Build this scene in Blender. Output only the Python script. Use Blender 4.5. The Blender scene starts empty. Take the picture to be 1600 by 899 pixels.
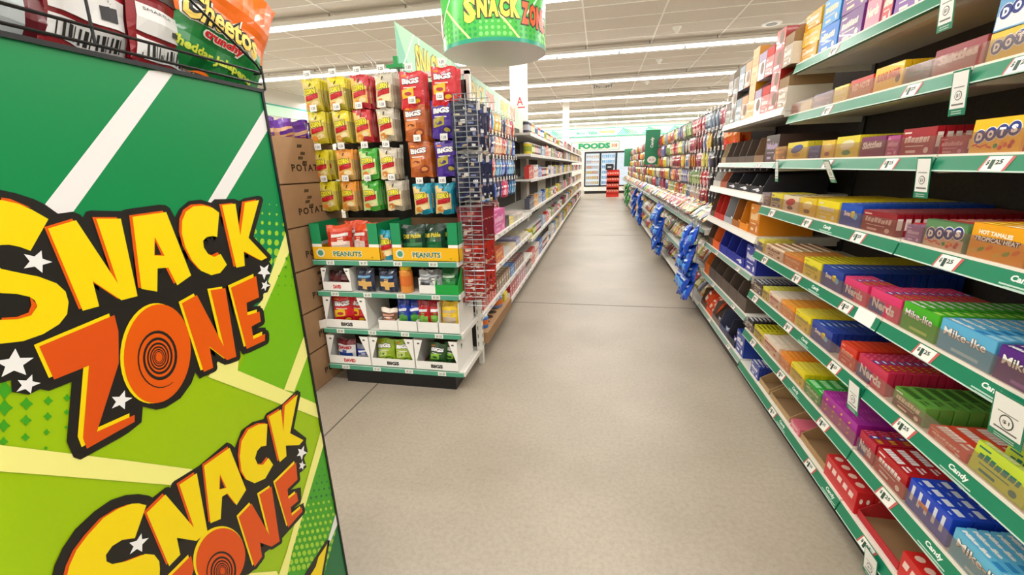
import bpy, math, random
from mathutils import Vector, Matrix, Euler
random.seed(7)
SC = bpy.context.scene
COL = SC.collection

# ---------------------------------------------------------------- camera
CAM_H = 1.375
FPX = 654.0
YAW, PITCH, ROLL = math.radians(-11.96), math.radians(15.98), math.radians(-1.6555)

def _mul(a, b):
    return [[sum(a[i][k] * b[k][j] for k in range(3)) for j in range(3)] for i in range(3)]
def _cam_rows():
    cy, sy = math.cos(YAW), math.sin(YAW)
    A = [[cy, -sy, 0], [sy, cy, 0], [0, 0, 1]]
    B = [[1, 0, 0], [0, 0, -1], [0, 1, 0]]
    cp, sp = math.cos(PITCH), math.sin(PITCH)
    P = [[1, 0, 0], [0, cp, -sp], [0, sp, cp]]
    cr, sr = math.cos(ROLL), math.sin(ROLL)
    Q = [[cr, -sr, 0], [sr, cr, 0], [0, 0, 1]]
    return _mul(Q, _mul(P, _mul(B, A)))
MR = _cam_rows()          # rows: image right, image down, view direction

def ray(px, py):
    v = ((px - 800) / FPX, (py - 449.5) / FPX, 1.0)
    return Vector([sum(MR[k][i] * v[k] for k in range(3)) for i in range(3)])
def at_x(px, py, X):
    d = ray(px, py); t = X / d.x
    return Vector((X, d.y * t, CAM_H + d.z * t))
def at_y(px, py, Y):
    d = ray(px, py); t = Y / d.y
    return Vector((d.x * t, Y, CAM_H + d.z * t))
def at_z(px, py, Z):
    d = ray(px, py); t = (Z - CAM_H) / d.z
    return Vector((d.x * t, d.y * t, Z))
def y_on(px, X, Z):
    """Y of the point with this X and Z that shows in image column px"""
    a = (px - 800) / FPX; z = Z - CAM_H
    return (a * (MR[2][0] * X + MR[2][2] * z) - (MR[0][0] * X + MR[0][2] * z)) / (MR[0][1] - a * MR[2][1])

cd = bpy.data.cameras.new('camera')
cd.sensor_fit = 'HORIZONTAL'; cd.sensor_width = 36.0; cd.lens = 36.0 * FPX / 1600.0
cd.clip_start = 0.02; cd.clip_end = 200
cam = bpy.data.objects.new('camera', cd); COL.objects.link(cam)
right = Vector(MR[0]); down = Vector(MR[1]); fwd = Vector(MR[2])
cam.matrix_world = Matrix(((right.x, -down.x, -fwd.x, 0), (right.y, -down.y, -fwd.y, 0),
                           (right.z, -down.z, -fwd.z, CAM_H), (0, 0, 0, 1)))
SC.camera = cam

# ---------------------------------------------------------------- world, exposure
w = bpy.data.worlds.new('world'); SC.world = w; w.use_nodes = True
w.node_tree.nodes['Background'].inputs[0].default_value = (1, 0.98, 0.95, 1)
w.node_tree.nodes['Background'].inputs[1].default_value = 0.4
SC.view_settings.view_transform = 'Standard'
SC.view_settings.look = 'None'
SC.view_settings.exposure = 0.08
SC.view_settings.gamma = 1.0
SC.view_settings.use_curve_mapping = False

CEIL = 3.66
LIGHT_Z = 3.52
LIGHT_ROWS = [-2.72, 0.33, 3.38, 6.43, 9.46, 12.47, 15.5, 18.55, 21.5, 24.0]
def area(name, loc, sx, sy, power, rot=(0, 0, 0), col=(1, 0.985, 0.955)):
    l = bpy.data.lights.new(name, 'AREA'); l.shape = 'RECTANGLE'; l.size = sx; l.size_y = sy
    l.energy = power; l.color = col
    o = bpy.data.objects.new(name, l); COL.objects.link(o); o.location = loc; o.rotation_euler = rot
    return o
for yy in LIGHT_ROWS:      # the light of each row of ceiling tubes
    area('tube_light', (0, yy, LIGHT_Z - 0.075), 18.0, 0.10, 318)

# ---------------------------------------------------------------- materials
def lin(h):
    h = h.lstrip('#')
    c = [int(h[i:i + 2], 16) / 255 for i in (0, 2, 4)]
    return tuple((x / 12.92 if x <= 0.04045 else ((x + 0.055) / 1.055) ** 2.4) for x in c) + (1,)
_M = {}
def M(h, rough=0.45, metal=0.0, spec=0.5, coat=0.0):
    k = (h, rough, metal, spec, coat)
    if k in _M: return _M[k]
    m = bpy.data.materials.new('paint_' + h.lstrip('#')); m.use_nodes = True
    b = m.node_tree.nodes['Principled BSDF']
    b.inputs['Base Color'].default_value = lin(h)
    b.inputs['Roughness'].default_value = rough
    b.inputs['Metallic'].default_value = metal
    b.inputs['Specular IOR Level'].default_value = spec
    b.inputs['Coat Weight'].default_value = coat
    _M[k] = m
    return m
def emit(name, col, s):
    m = bpy.data.materials.new(name); m.use_nodes = True
    nt = m.node_tree; nt.nodes.clear()
    e = nt.nodes.new('ShaderNodeEmission'); o = nt.nodes.new('ShaderNodeOutputMaterial')
    e.inputs[0].default_value = lin(col); e.inputs[1].default_value = s
    nt.links.new(e.outputs[0], o.inputs[0]); return m
def noise_mat(name, c1, c2, scale, rough=0.5, detail=6, lo=0.35, hi=0.65, c3=None, scale3=40, bump=0.0):
    m = bpy.data.materials.new(name); m.use_nodes = True
    nt = m.node_tree; b = nt.nodes['Principled BSDF']
    tc = nt.nodes.new('ShaderNodeTexCoord')
    n = nt.nodes.new('ShaderNodeTexNoise'); n.inputs['Scale'].default_value = scale; n.inputs['Detail'].default_value = detail
    r = nt.nodes.new('ShaderNodeValToRGB')
    r.color_ramp.elements[0].position = lo; r.color_ramp.elements[0].color = lin(c1)
    r.color_ramp.elements[1].position = hi; r.color_ramp.elements[1].color = lin(c2)
    nt.links.new(tc.outputs['Object'], n.inputs['Vector']); nt.links.new(n.outputs['Fac'], r.inputs[0])
    out = r.outputs[0]
    if c3:
        n2 = nt.nodes.new('ShaderNodeTexNoise'); n2.inputs['Scale'].default_value = scale3; n2.inputs['Detail'].default_value = 3
        r2 = nt.nodes.new('ShaderNodeValToRGB')
        r2.color_ramp.elements[0].position = 0.60; r2.color_ramp.elements[0].color = (0, 0, 0, 1)
        r2.color_ramp.elements[1].position = 0.72; r2.color_ramp.elements[1].color = (1, 1, 1, 1)
        mx = nt.nodes.new('ShaderNodeMixRGB'); mx.inputs['Color2'].default_value = lin(c3)
        nt.links.new(tc.outputs['Object'], n2.inputs['Vector']); nt.links.new(n2.outputs['Fac'], r2.inputs[0])
        nt.links.new(r2.outputs[0], mx.inputs[0]); nt.links.new(out, mx.inputs['Color1']); out = mx.outputs[0]
    nt.links.new(out, b.inputs['Base Color'])
    b.inputs['Roughness'].default_value = rough
    if bump:
        bp = nt.nodes.new('ShaderNodeBump'); bp.inputs['Strength'].default_value = bump; bp.inputs['Distance'].default_value = 0.01
        nt.links.new(n.outputs['Fac'], bp.inputs['Height']); nt.links.new(bp.outputs[0], b.inputs['Normal'])
    return m

WHITE = M('f2f1ec'); BLACK = M('15161a'); SHELF = M('dedbd2', 0.5); GREEN = M('0b7a52', 0.35)
STRIP = M('3f9a78', 0.3); STRIPW = M('eceae2', 0.3); KRAFT = M('b08a62', 0.8); KRAFTD = M('8d6a48', 0.85)
DARK = M('1c1b1a', 0.6); RED = M('c8202c'); WIRE = M('9aa0a4', 0.35, 0.6); BLKWIRE = M('0c0c0d', 0.4)
PEG = noise_mat('pegboard_dark', '35312b', '3e3a33', 60, 0.7)
CHROME = M('c9ccce', 0.25, 0.9)
def clear_mat(name, tint, a):
    m = bpy.data.materials.new(name); m.use_nodes = True
    nt = m.node_tree; nt.nodes.clear()
    t = nt.nodes.new('ShaderNodeBsdfTransparent'); t.inputs[0].default_value = lin(tint)
    g = nt.nodes.new('ShaderNodeBsdfGlossy'); g.inputs[0].default_value = (1, 1, 1, 1); g.inputs[1].default_value = 0.12
    d = nt.nodes.new('ShaderNodeBsdfDiffuse'); d.inputs[0].default_value = lin('c9b3a4')
    x1 = nt.nodes.new('ShaderNodeMixShader'); x1.inputs[0].default_value = 0.5
    x = nt.nodes.new('ShaderNodeMixShader'); x.inputs[0].default_value = a
    o = nt.nodes.new('ShaderNodeOutputMaterial')
    nt.links.new(g.outputs[0], x1.inputs[1]); nt.links.new(d.outputs[0], x1.inputs[2])
    nt.links.new(t.outputs[0], x.inputs[1]); nt.links.new(x1.outputs[0], x.inputs[2]); nt.links.new(x.outputs[0], o.inputs[0])
    return m
CLEAR = clear_mat('clear_plastic', 'f3ebe6', 0.13)

# ---------------------------------------------------------------- mesh helpers
class MB:
    def __init__(s): s.v = []; s.f = []; s.m = []; s.mats = []; s.sm = []
    def mi(s, mat):
        if mat not in s.mats: s.mats.append(mat)
        return s.mats.index(mat)
    def face(s, pts, mat, smooth=False):
        n = len(s.v); s.v += [tuple(p) for p in pts]; s.f.append(tuple(range(n, n + len(pts)))); s.m.append(s.mi(mat)); s.sm.append(smooth)
    def faces(s, verts, faces, mat, smooth=False):
        n = len(s.v); s.v += [tuple(p) for p in verts]; k = s.mi(mat)
        for f in faces: s.f.append(tuple(n + i for i in f)); s.m.append(k); s.sm.append(smooth)
    def box(s, x0, x1, y0, y1, z0, z1, mat, **fm):
        v = [(x0, y0, z0), (x1, y0, z0), (x1, y1, z0), (x0, y1, z0), (x0, y0, z1), (x1, y0, z1), (x1, y1, z1), (x0, y1, z1)]
        F = {'b': (0, 3, 2, 1), 't': (4, 5, 6, 7), 'ny': (0, 1, 5, 4), 'py': (2, 3, 7, 6), 'nx': (3, 0, 4, 7), 'px': (1, 2, 6, 5)}
        n = len(s.v); s.v += v
        for k, f in F.items():
            s.f.append(tuple(n + i for i in f)); s.m.append(s.mi(fm.get(k, mat))); s.sm.append(False)
    def tube(s, pts, r, mat, n=6, cap=True):
        pts = [Vector(p) for p in pts]; rings = []
        for i, p in enumerate(pts):
            a = pts[max(i - 1, 0)]; b = pts[min(i + 1, len(pts) - 1)]; d = (b - a).normalized()
            up = Vector((0, 0, 1)) if abs(d.z) < 0.9 else Vector((1, 0, 0))
            u = d.cross(up).normalized(); v = d.cross(u)
            rings.append([p + r * (math.cos(2 * math.pi * k / n) * u + math.sin(2 * math.pi * k / n) * v) for k in range(n)])
        V = [q for ring in rings for q in ring]; F = []
        for i in range(len(pts) - 1):
            for k in range(n): F.append((i * n + k, i * n + (k + 1) % n, (i + 1) * n + (k + 1) % n, (i + 1) * n + k))
        if cap: F.append(tuple(range(n - 1, -1, -1))); F.append(tuple((len(pts) - 1) * n + k for k in range(n)))
        s.faces(V, F, mat, n > 6)
    def cyl(s, c, r0, r1, h, mat, n=24, cap=None, capb=None):
        V = [(c[0] + r0 * math.cos(2 * math.pi * k / n), c[1] + r0 * math.sin(2 * math.pi * k / n), c[2]) for k in range(n)]
        V += [(c[0] + r1 * math.cos(2 * math.pi * k / n), c[1] + r1 * math.sin(2 * math.pi * k / n), c[2] + h) for k in range(n)]
        s.faces(V, [(k, (k + 1) % n, n + (k + 1) % n, n + k) for k in range(n)], mat, True)
        s.faces(V[n:], [tuple(range(n))], cap or mat); s.faces(V[:n], [tuple(range(n - 1, -1, -1))], capb or mat)
    def prism(s, pts, axis, a, b, mat, side=None):
        """2D outline swept along axis from a to b; outline gives the two other coordinates in xyz order"""
        def P(p, t): return (t, p[0], p[1]) if axis == 'x' else (p[0], t, p[1]) if axis == 'y' else (p[0], p[1], t)
        n = len(pts); V = [P(p, a) for p in pts] + [P(p, b) for p in pts]
        s.faces(V, [tuple(range(n)), tuple(range(2 * n - 1, n - 1, -1))], mat)
        s.faces(V, [(i, (i + 1) % n, n + (i + 1) % n, n + i) for i in range(n)], side or mat)
    def mesh(s, name):
        me = bpy.data.meshes.new(name); me.from_pydata(s.v, [], s.f)
        for m in s.mats: me.materials.append(m)
        me.polygons.foreach_set('material_index', s.m)
        me.polygons.foreach_set('use_smooth', s.sm)
        me.update(); return me
    def build(s, name, parent=None, **kw):
        return put(s.mesh(name), name, parent=parent, **kw)

def put(mesh, name, loc=(0, 0, 0), rot=(0, 0, 0), parent=None, label=None, cat=None, group=None, kind=None, scale=None):
    o = bpy.data.objects.new(name, mesh); COL.objects.link(o)
    o.location = loc; o.rotation_euler = rot
    if scale: o.scale = scale
    if parent: o.parent = parent
    if label: o['label'] = label
    if cat: o['category'] = cat
    if group: o['group'] = group
    if kind: o['kind'] = kind
    return o
def thing(name, label, cat, loc=(0, 0, 0), rz=0, group=None, rot=None):
    return put(None, name, loc, rot or (0, 0, rz), None, label, cat, group)
def struct(mb, name): return mb.build(name, kind='structure')

# ---------------------------------------------------------------- lettering
_T = {}
def text2d(s, bold=0.0, spacing=1.0):
    k = (s, bold, spacing)
    if k in _T: return _T[k]
    cu = bpy.data.curves.new('lettering', 'FONT'); cu.body = s; cu.offset = bold; cu.resolution_u = 2; cu.space_character = spacing
    cu.fill_mode = 'FRONT'
    ob = bpy.data.objects.new('lettering', cu); COL.objects.link(ob)
    dg = bpy.context.evaluated_depsgraph_get(); ev = ob.evaluated_get(dg); me = ev.to_mesh()
    V = [(v.co.x, v.co.y) for v in me.vertices]; F = [tuple(p.vertices) for p in me.polygons]
    ev.to_mesh_clear(); bpy.data.objects.remove(ob); bpy.data.curves.remove(cu)
    x0 = min(v[0] for v in V); x1 = max(v[0] for v in V); y0 = min(v[1] for v in V); y1 = max(v[1] for v in V)
    _T[k] = (V, F, (x0, x1, y0, y1)); return _T[k]
def frame(o, ux, uy):
    o, ux, uy = Vector(o), Vector(ux).normalized(), Vector(uy).normalized(); n = ux.cross(uy)
    return lambda a, b, e=0.0: o + ux * a + uy * b + n * e
def letters(mb, fr, s, x, y, wd, ht, mat, e=0.0004, bold=0.02, slant=0.0, spacing=1.0, arc=0.0):
    """s fitted into the box x..x+wd, y..y+ht of the surface fr(a, b, height)"""
    V, F, (x0, x1, y0, y1) = text2d(s, bold, spacing)
    pts = []
    for a, b in V:
        u = (a - x0) / (x1 - x0); v = (b - y0) / (y1 - y0)
        pts.append(fr(x + wd * u, y + ht * v + slant * wd * u + arc * 4 * u * (1 - u) * ht, e))
    mb.faces(pts, F, mat)
def rect(mb, fr, x, y, wd, ht, mat, e=0.0003, sk=0.0, rise=0.0):
    mb.face([fr(x, y, e), fr(x + wd, y + rise, e), fr(x + wd + sk, y + ht + rise, e), fr(x + sk, y + ht, e)], mat)
def blob(mb, fr, x, y, rx, ry, mat, e=0.0003, n=14, rot=0.0):
    c, s_ = math.cos(rot), math.sin(rot)
    mb.face([fr(x + rx * math.cos(t) * c - ry * math.sin(t) * s_, y + rx * math.cos(t) * s_ + ry * math.sin(t) * c, e)
             for t in [2 * math.pi * k / n for k in range(n)]], mat)
def polyd(mb, fr, pts, mat, e=0.0003): mb.face([fr(a, b, e) for a, b in pts], mat)
ORD = ['lowest', 'second lowest', 'third lowest', 'fourth lowest', 'fifth lowest', 'sixth lowest', 'topmost', 'very top']
NTH = ['first', 'second', 'third', 'fourth', 'fifth', 'sixth', 'seventh', 'eighth', 'ninth', 'tenth', 'eleventh', 'twelfth', 'thirteenth', 'fourteenth', 'fifteenth', 'sixteenth', 'seventeenth', 'eighteenth']
# ================================================================ the room
XL, XR, YB, YF = -9.0, 9.0, -4.0, 24.6
def concrete():
    m = noise_mat('polished_concrete', '9c9180', 'b1a594', 1.3, 0.40, 8, 0.30, 0.70, None, 40, 0.0)
    nt = m.node_tree; b = nt.nodes['Principled BSDF']
    tc = nt.nodes.new('ShaderNodeTexCoord')
    n = nt.nodes.new('ShaderNodeTexNoise'); n.inputs['Scale'].default_value = 55; n.inputs['Detail'].default_value = 6
    n.inputs['Roughness'].default_value = 0.75
    r = nt.nodes.new('ShaderNodeValToRGB')
    r.color_ramp.elements[0].position = 0.35; r.color_ramp.elements[0].color = (0.70, 0.69, 0.67, 1)
    r.color_ramp.elements[1].position = 0.58; r.color_ramp.elements[1].color = (1, 1, 1, 1)
    mx = nt.nodes.new('ShaderNodeMixRGB'); mx.blend_type = 'MULTIPLY'; mx.inputs[0].default_value = 0.55
    n3 = nt.nodes.new('ShaderNodeTexNoise'); n3.inputs['Scale'].default_value = 5.5; n3.inputs['Detail'].default_value = 8; n3.inputs['Roughness'].default_value = 0.7
    r3 = nt.nodes.new('ShaderNodeValToRGB')
    r3.color_ramp.elements[0].position = 0.66; r3.color_ramp.elements[0].color = (1, 1, 1, 1)
    r3.color_ramp.elements[1].position = 0.74; r3.color_ramp.elements[1].color = (0.62, 0.60, 0.57, 1)
    mx3 = nt.nodes.new('ShaderNodeMixRGB'); mx3.blend_type = 'MULTIPLY'; mx3.inputs[0].default_value = 0.8
    old = b.inputs['Base Color'].links[0].from_socket
    nt.links.new(tc.outputs['Object'], n.inputs['Vector']); nt.links.new(n.outputs['Fac'], r.inputs[0])
    nt.links.new(tc.outputs['Object'], n3.inputs['Vector']); nt.links.new(n3.outputs['Fac'], r3.inputs[0])
    nt.links.new(old, mx.inputs['Color1']); nt.links.new(r.outputs[0], mx.inputs['Color2'])
    nt.links.new(mx.outputs[0], mx3.inputs['Color1']); nt.links.new(r3.outputs[0], mx3.inputs['Color2'])
    nt.links.new(mx3.outputs[0], b.inputs['Base Color'])
    return m
mb = MB(); mb.box(XL, XR, YB, YF, -0.1, 0, concrete()); struct(mb, 'floor')
mb = MB(); SEAM = M('5e574e', 0.8)
for yy in (-1.1, 4.15, 8.7, 13.3, 17.9): mb.box(XL, XR, yy - 0.004, yy + 0.004, 0.0, 0.0012, SEAM)
for xx in (-6.0, -1.43, 5.2): mb.box(xx - 0.004, xx + 0.004, YB, YF, 0.0, 0.0012, SEAM)
struct(mb, 'trim_1')
mb = MB(); mb.box(XL, XR, YB, YF, CEIL, CEIL + 0.1, noise_mat('ceiling_tile', 'd2c9be', 'dad2c8', 90, 0.85)); struct(mb, 'ceiling')
mb = MB(); TEE = M('f4f1ea', 0.5)
k = -7
while -0.327 + 1.225 * k < XR:
    x = -0.327 + 1.225 * k
    if x > XL: mb.box(x - 0.013, x + 0.013, YB, YF, CEIL - 0.008, CEIL, TEE)
    k += 1
y = YB + 0.3
while y < YF:
    mb.box(XL, XR, y - 0.011, y + 0.011, CEIL - 0.006, CEIL, TEE); y += 0.61
struct(mb, 'trim_2')
WALLM = M('dcd8ce', 0.8)
mb = MB(); mb.box(XL, XR, YF, YF + 0.1, 0, CEIL, WALLM); struct(mb, 'wall_far')
mb = MB(); mb.box(XL, XR, YB - 0.1, YB, 0, CEIL, WALLM); struct(mb, 'wall_near')
mb = MB(); mb.box(XL - 0.1, XL, YB, YF, 0, CEIL, WALLM); struct(mb, 'wall_left')
mb = MB(); mb.box(XR, XR + 0.1, YB, YF, 0, CEIL, WALLM); struct(mb, 'wall_right')
# white square columns between the aisles
COLM = M('e9e3d8', 0.6)
for i, (x, y, s) in enumerate([(-1.285, 7.02, 0.118), (-1.285, 16.4, 0.11)]):
    mb = MB(); mb.box(x - s, x + s, y - s, y + s, 0, CEIL, COLM)
    if i == 0:
        fr = frame((x - s, y - s, 0), (1, 0, 0), (0, 0, 1)); letters(mb, fr, 'A', 0.1, 2.30, 0.10, 0.12, M('c83a3a'))
        rect(mb, fr, 0.07, 2.26, 0.16, 0.02, M('c83a3a'))
    struct(mb, 'trim_%d' % (3 + i))

# rows of fluorescent strips, one thing per row, each tube a part
TUBE = emit('tube_glow', 'fffdf6', 9.0)
HOUSING = M('e8e5de', 0.4); CONN = M('8d8a85', 0.4)
def tube_mesh():
    b = MB(); b.tube([(-0.595, 0, 0), (0.595, 0, 0)], 0.024, TUBE, 8); return b.mesh('tube')
tmesh = tube_mesh()
for i, yy in enumerate(LIGHT_ROWS):
    where = ['over the entrance behind the camera', 'directly overhead', 'nearest, half behind the round sign', 'second from the front', 'third from the front',
             'fourth from the front', 'fifth from the front', 'sixth from the front', 'seventh from the front', 'farthest back by the rear wall'][i]
    t = thing('ceiling_light', 'long white fluorescent strip row across the ceiling, ' + where, 'light', (0, yy, LIGHT_Z), group='rows of ceiling strip lights')
    b = MB(); b.box(-8.9, 8.9, -0.055, 0.055, 0.02, 0.075, HOUSING); b.build('housing', t)
    b = MB(); b.box(-8.9, 8.9, 0.02, 0.035, 0.075, 0.10, CONN)
    for k in range(16): b.box(-8.9 + k * 1.22 - 0.01, -8.9 + k * 1.22 + 0.01, -0.005, 0.005, 0.07, CEIL - LIGHT_Z, CONN)
    b.build('suspension_rail', t)
    off = -0.935
    if -2 < yy < 2 or yy < -2: rng = []
    else: rng = range(-6, 7)
    for k in rng:
        put(tmesh, 'fluorescent_tube', (off + 1.225 * (k + 0.5), 0, -0.012), parent=t)
        b = None
# wall banners
def banner_far():
    t = thing('wall_banner', 'long mint green banner high on the rear wall reading Value Everyday', 'banner')
    b = MB(); MINT = M('a2dcb6'); b.box(-8.5, 8.5, YF - 0.03, YF, 2.90, 3.28, MINT)
    b.box(-8.5, 8.5, YF - 0.035, YF, 2.86, 2.90, M('2fa07c')); b.box(-8.5, 8.5, YF - 0.035, YF, 3.28, 3.31, M('2fa07c'))
    b.build('banner_panel', t)
    b = MB(); fr = frame((-1.7, YF - 0.032, 2.90), (1, 0, 0), (0, 0, 1))
    letters(b, fr, 'More', 0.35, 0.10, 0.46, 0.15, M('4fb07a'), 0.004)
    letters(b, fr, 'Value', 0.98, 0.09, 0.48, 0.19, M('27856a'), 0.004, 0.03)
    letters(b, fr, 'Everyday', 1.60, 0.09, 0.80, 0.2, M('e08a1c'), 0.004, 0.03)
    b.build('lettering', t)
    b = MB()
    for x0 in (-3.0, 2.5 - 1.7, 3.8 - 1.7, 5.1 - 1.7, 6.4 - 1.7, 7.2):
        for sgn, c in ((1, '13a08a'), (-1, '5fc45e')):
            for q in range(5):
                a = x0 + q * 0.11 + (0 if sgn > 0 else 0.62)
                z0, z1 = 2.92, 3.26
                dx = 0.34 * (1 - q * 0.12)
                polyd(b, frame((0, YF - 0.032, 0), (1, 0, 0), (0, 0, 1)), [(a, z0), (a + 0.05, z0), (a + 0.05 + sgn * dx, z0 + dx), (a + sgn * dx, z0 + dx)], M(c), 0.004)
    b.build('hatch_pattern', t)
banner_far()
t = thing('wall_banner', 'thin teal and mint banner along the wall left of the purple snack bags', 'banner')
b = MB(); b.box(XL, XL + 0.03, YB + 0.5, YF - 0.5, 2.95, 3.22, M('c6f0d2')); b.box(XL, XL + 0.035, YB + 0.5, YF - 0.5, 3.22, 3.26, M('16a58c')); b.build('banner_panel', t)

# small ceiling fittings
def dome(name, label, cat, x, y, r):
    t = thing(name, label, cat, (x, y, CEIL))
    b = MB(); b.cyl((0, 0, -0.03), r, r * 1.15, 0.03, WHITE, 18); b.build('base_plate', t)
    b = MB(); b.cyl((0, 0, -0.09), r * 0.45, r * 0.8, 0.06, M('f6f4ee'), 18); b.build('sensor_head', t)
for (px, py, l) in ((1058, 42, 'white ceiling sensor nearest the front, above the aisle'), (1030, 93, 'white ceiling sensor in the middle of the three'), (1011, 127, 'white ceiling sensor farthest back of the three')):
    p = at_z(px, py, CEIL); dome('ceiling_sensor', l, 'sensor', p.x, p.y, 0.07)
p = at_z(1206, 36, CEIL); t = thing('speaker_grille', 'round white ceiling speaker above the cartons on the right', 'speaker', (p.x, p.y, CEIL))
b = MB(); b.cyl((0, 0, -0.02), 0.15, 0.16, 0.02, WHITE, 24); b.build('rim', t); b = MB(); b.cyl((0, 0, -0.024), 0.09, 0.09, 0.01, M('6b6965'), 20); b.build('grille', t)
p = at_z(942, 134, CEIL); t = thing('ceiling_vent', 'square metal air vent in the ceiling above the aisle', 'vent', (p.x, p.y, CEIL))
b = MB()
for q in range(4):
    s = 0.30 - q * 0.07; z = -0.015 - q * 0.012
    for (x0, x1, y0, y1) in ((-s, s, -s, -s + 0.03), (-s, s, s - 0.03, s), (-s, -s + 0.03, -s, s), (s - 0.03, s, -s, s)): b.box(x0, x1, y0, y1, z, 0, M('e3dfd6', 0.4))
b.box(-0.27, 0.27, -0.27, 0.27, -0.002, 0, M('55504a')); b.build('louvre_frame', t)
# ================================================================ SNACK ZONE artwork, laid out in photo-crop units on the display's side panel
PX_CROP = {1: (0, 290, 4.281), 2: (200, 290, 4.281), 3: (0, 460, 3.2115), 4: (200, 420, 3.456), 5: (60, 720, 5.023), 6: (280, 600, 3.007), 0: (0, 0, 1)}
PANEL_X = -0.72
def P(c, pts, dx=0, dy=0):
    ox, oy, s = PX_CROP[c]
    return [(ox + (x + dx) / s, oy + (y + dy) / s) for x, y in pts]
def smooth(pts, n=4):
    out = []; N = len(pts)
    for i in range(N):
        p0, p1, p2, p3 = pts[i - 1], pts[i], pts[(i + 1) % N], pts[(i + 2) % N]
        for k in range(n):
            t = k / n
            out.append(tuple(0.5 * ((2 * p1[j]) + (-p0[j] + p2[j]) * t + (2 * p0[j] - 5 * p1[j] + 4 * p2[j] - p3[j]) * t * t + (-p0[j] + 3 * p1[j] - 3 * p2[j] + p3[j]) * t ** 3) for j in (0, 1)))
    return out
YEL = M('f2d600', 0.35); ORG = M('e25a00', 0.35); ORD_ = M('d9500a', 0.35); INK = M('1a1814', 0.4); STARW = M('eeeeee', 0.35)
LIME = M('9ac000', 0.35); LIME2 = M('76b90a', 0.35); G1 = M('00874a', 0.35); CREAM = M('f1ee8c', 0.35); GD = M('006c3c', 0.35); GM = M('3f9f1c', 0.35); DOT = M('9ccc2e', 0.35); PW = M('eceaea', 0.35)
art = MB()
def clip_panel(q):        # keep artwork inside the printed sheet (Y 0 .. 0.857, Z 0.02 .. 1.53)
    def cut(q, ax, lim, keep):
        out = []
        for i in range(len(q)):
            a, b_ = q[i - 1], q[i]; ia = (a[ax] - lim) * keep >= 0; ib = (b_[ax] - lim) * keep >= 0
            if ia != ib:
                t = (lim - a[ax]) / (b_[ax] - a[ax]); out.append(tuple(a[j] + (b_[j] - a[j]) * t for j in (0, 1)))
            if ib: out.append(b_)
        return out
    for ax, lim, keep in ((0, 0.0, 1), (0, 0.8565, -1), (1, 0.02, 1), (1, 1.545, -1)):
        q = cut(q, ax, lim, keep)
        if len(q) < 3: return []
    return q
from mathutils.geometry import tessellate_polygon
def sheet(pxpts, mat, layer):
    q = []
    for (x, y) in pxpts:
        p = at_x(x, y, PANEL_X); q.append((p.y, p.z))
    # Sutherland-Hodgman only for rims; triangulate first so concave outlines stay right
    tri = tessellate_polygon([[Vector((a, b_, 0)) for a, b_ in q]])
    for t3 in tri:
        c = clip_panel([q[i] for i in t3])
        if len(c) >= 3: art.face([(PANEL_X + 0.0004 + layer * 0.00025, a, b_) for a, b_ in c], mat)
def star5(tips):
    cx = sum(p[0] for p in tips) / 5; cy = sum(p[1] for p in tips) / 5; out = []
    for i in range(5):
        a, b_ = tips[i], tips[(i + 1) % 5]; out.append(a)
        mx, my = (a[0] + b_[0]) / 2, (a[1] + b_[1]) / 2; out.append((cx + (mx - cx) * 0.55, cy + (my - cy) * 0.55))
    return out
def ell(cx, cy, rx, ry, rot=0, n=40):
    c, s = math.cos(rot), math.sin(rot)
    return [(cx + rx * math.cos(t) * c - ry * math.sin(t) * s, cy + rx * math.cos(t) * s + ry * math.sin(t) * c) for t in [2 * math.pi * k / n for k in range(n)]]
# ---- background
sheet(P(0, [(-6000, -2600), (409, -100), (409, 140), (425, 230), (445, 365), (407, 484), (330, 560), (-400, 560), (-6000, 1400)]), G1, 1)
sheet(P(0, [(232, 110), (272, 112), (100, 350), (52, 342)]), PW, 2)
sheet(P(0, [(-100, 380), (-60, 380), (-300, 700), (-340, 700)]), PW, 2)
sheet(P(0, [(420, 158), (420, 200), (318, 368), (290, 372)]), PW, 2)
sheet(P(4, [(830, 0), (720, 230), (560, 640), (1300, 800), (1100, 100), (900, -260)]), LIME2, 1)
# halftone, upper right
for i, x in enumerate(range(800, 1060, 48)):
    for j in range(7):
        y = 125 + j * 63 + i * 4 - 10
        r = 4 + j * 3.6
        sheet(P(2, ell(x + (24 if 0 else 0), y, r * 0.85, r * 1.15, 0, 10)), DOT, 2)
for x, y, r in ((1058, 490, 9), (1052, 548, 8), (1006, 606, 6), (1050, 608, 6), (1094, 612, 5), (1003, 668, 5), (1048, 668, 5), (1090, 672, 4), (955, 730, 4), (1003, 730, 4)):
    sheet(P(2, ell(x, y, r, r * 1.3, 0, 8)), GM, 4)
sheet(P(2, [(1052, 315), (1080, 435), (905, 835), (800, 1000), (700, 980), (885, 780)]), CREAM, 3)
# halftone diamonds, lower left
for x, y, r in ((240, 535, 22), (237, 613, 20), (232, 692, 15), (228, 772, 10), (130, 550, 30), (128, 633, 26), (125, 718, 20), (20, 480, 44), (20, 570, 38), (17, 660, 30), (15, 740, 22), (335, 520, 18), (333, 592, 14), (330, 668, 9), (-90, 500, 48), (-90, 590, 42), (-95, 690, 34)):
    r *= 1.15; sheet(P(3, [(x - r, y), (x - r * .42, y - r * .42), (x, y - r), (x + r * .42, y - r * .42), (x + r, y), (x + r * .42, y + r * .42), (x, y + r), (x - r * .42, y + r * .42)]), GM, 2)
sheet(P(0, [(-400, 650), (0, 695.7), (109, 709), (199, 720), (310, 735), (300, 763), (263, 758), (60, 741.5), (0, 737), (-400, 700)]), CREAM, 3)
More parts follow.
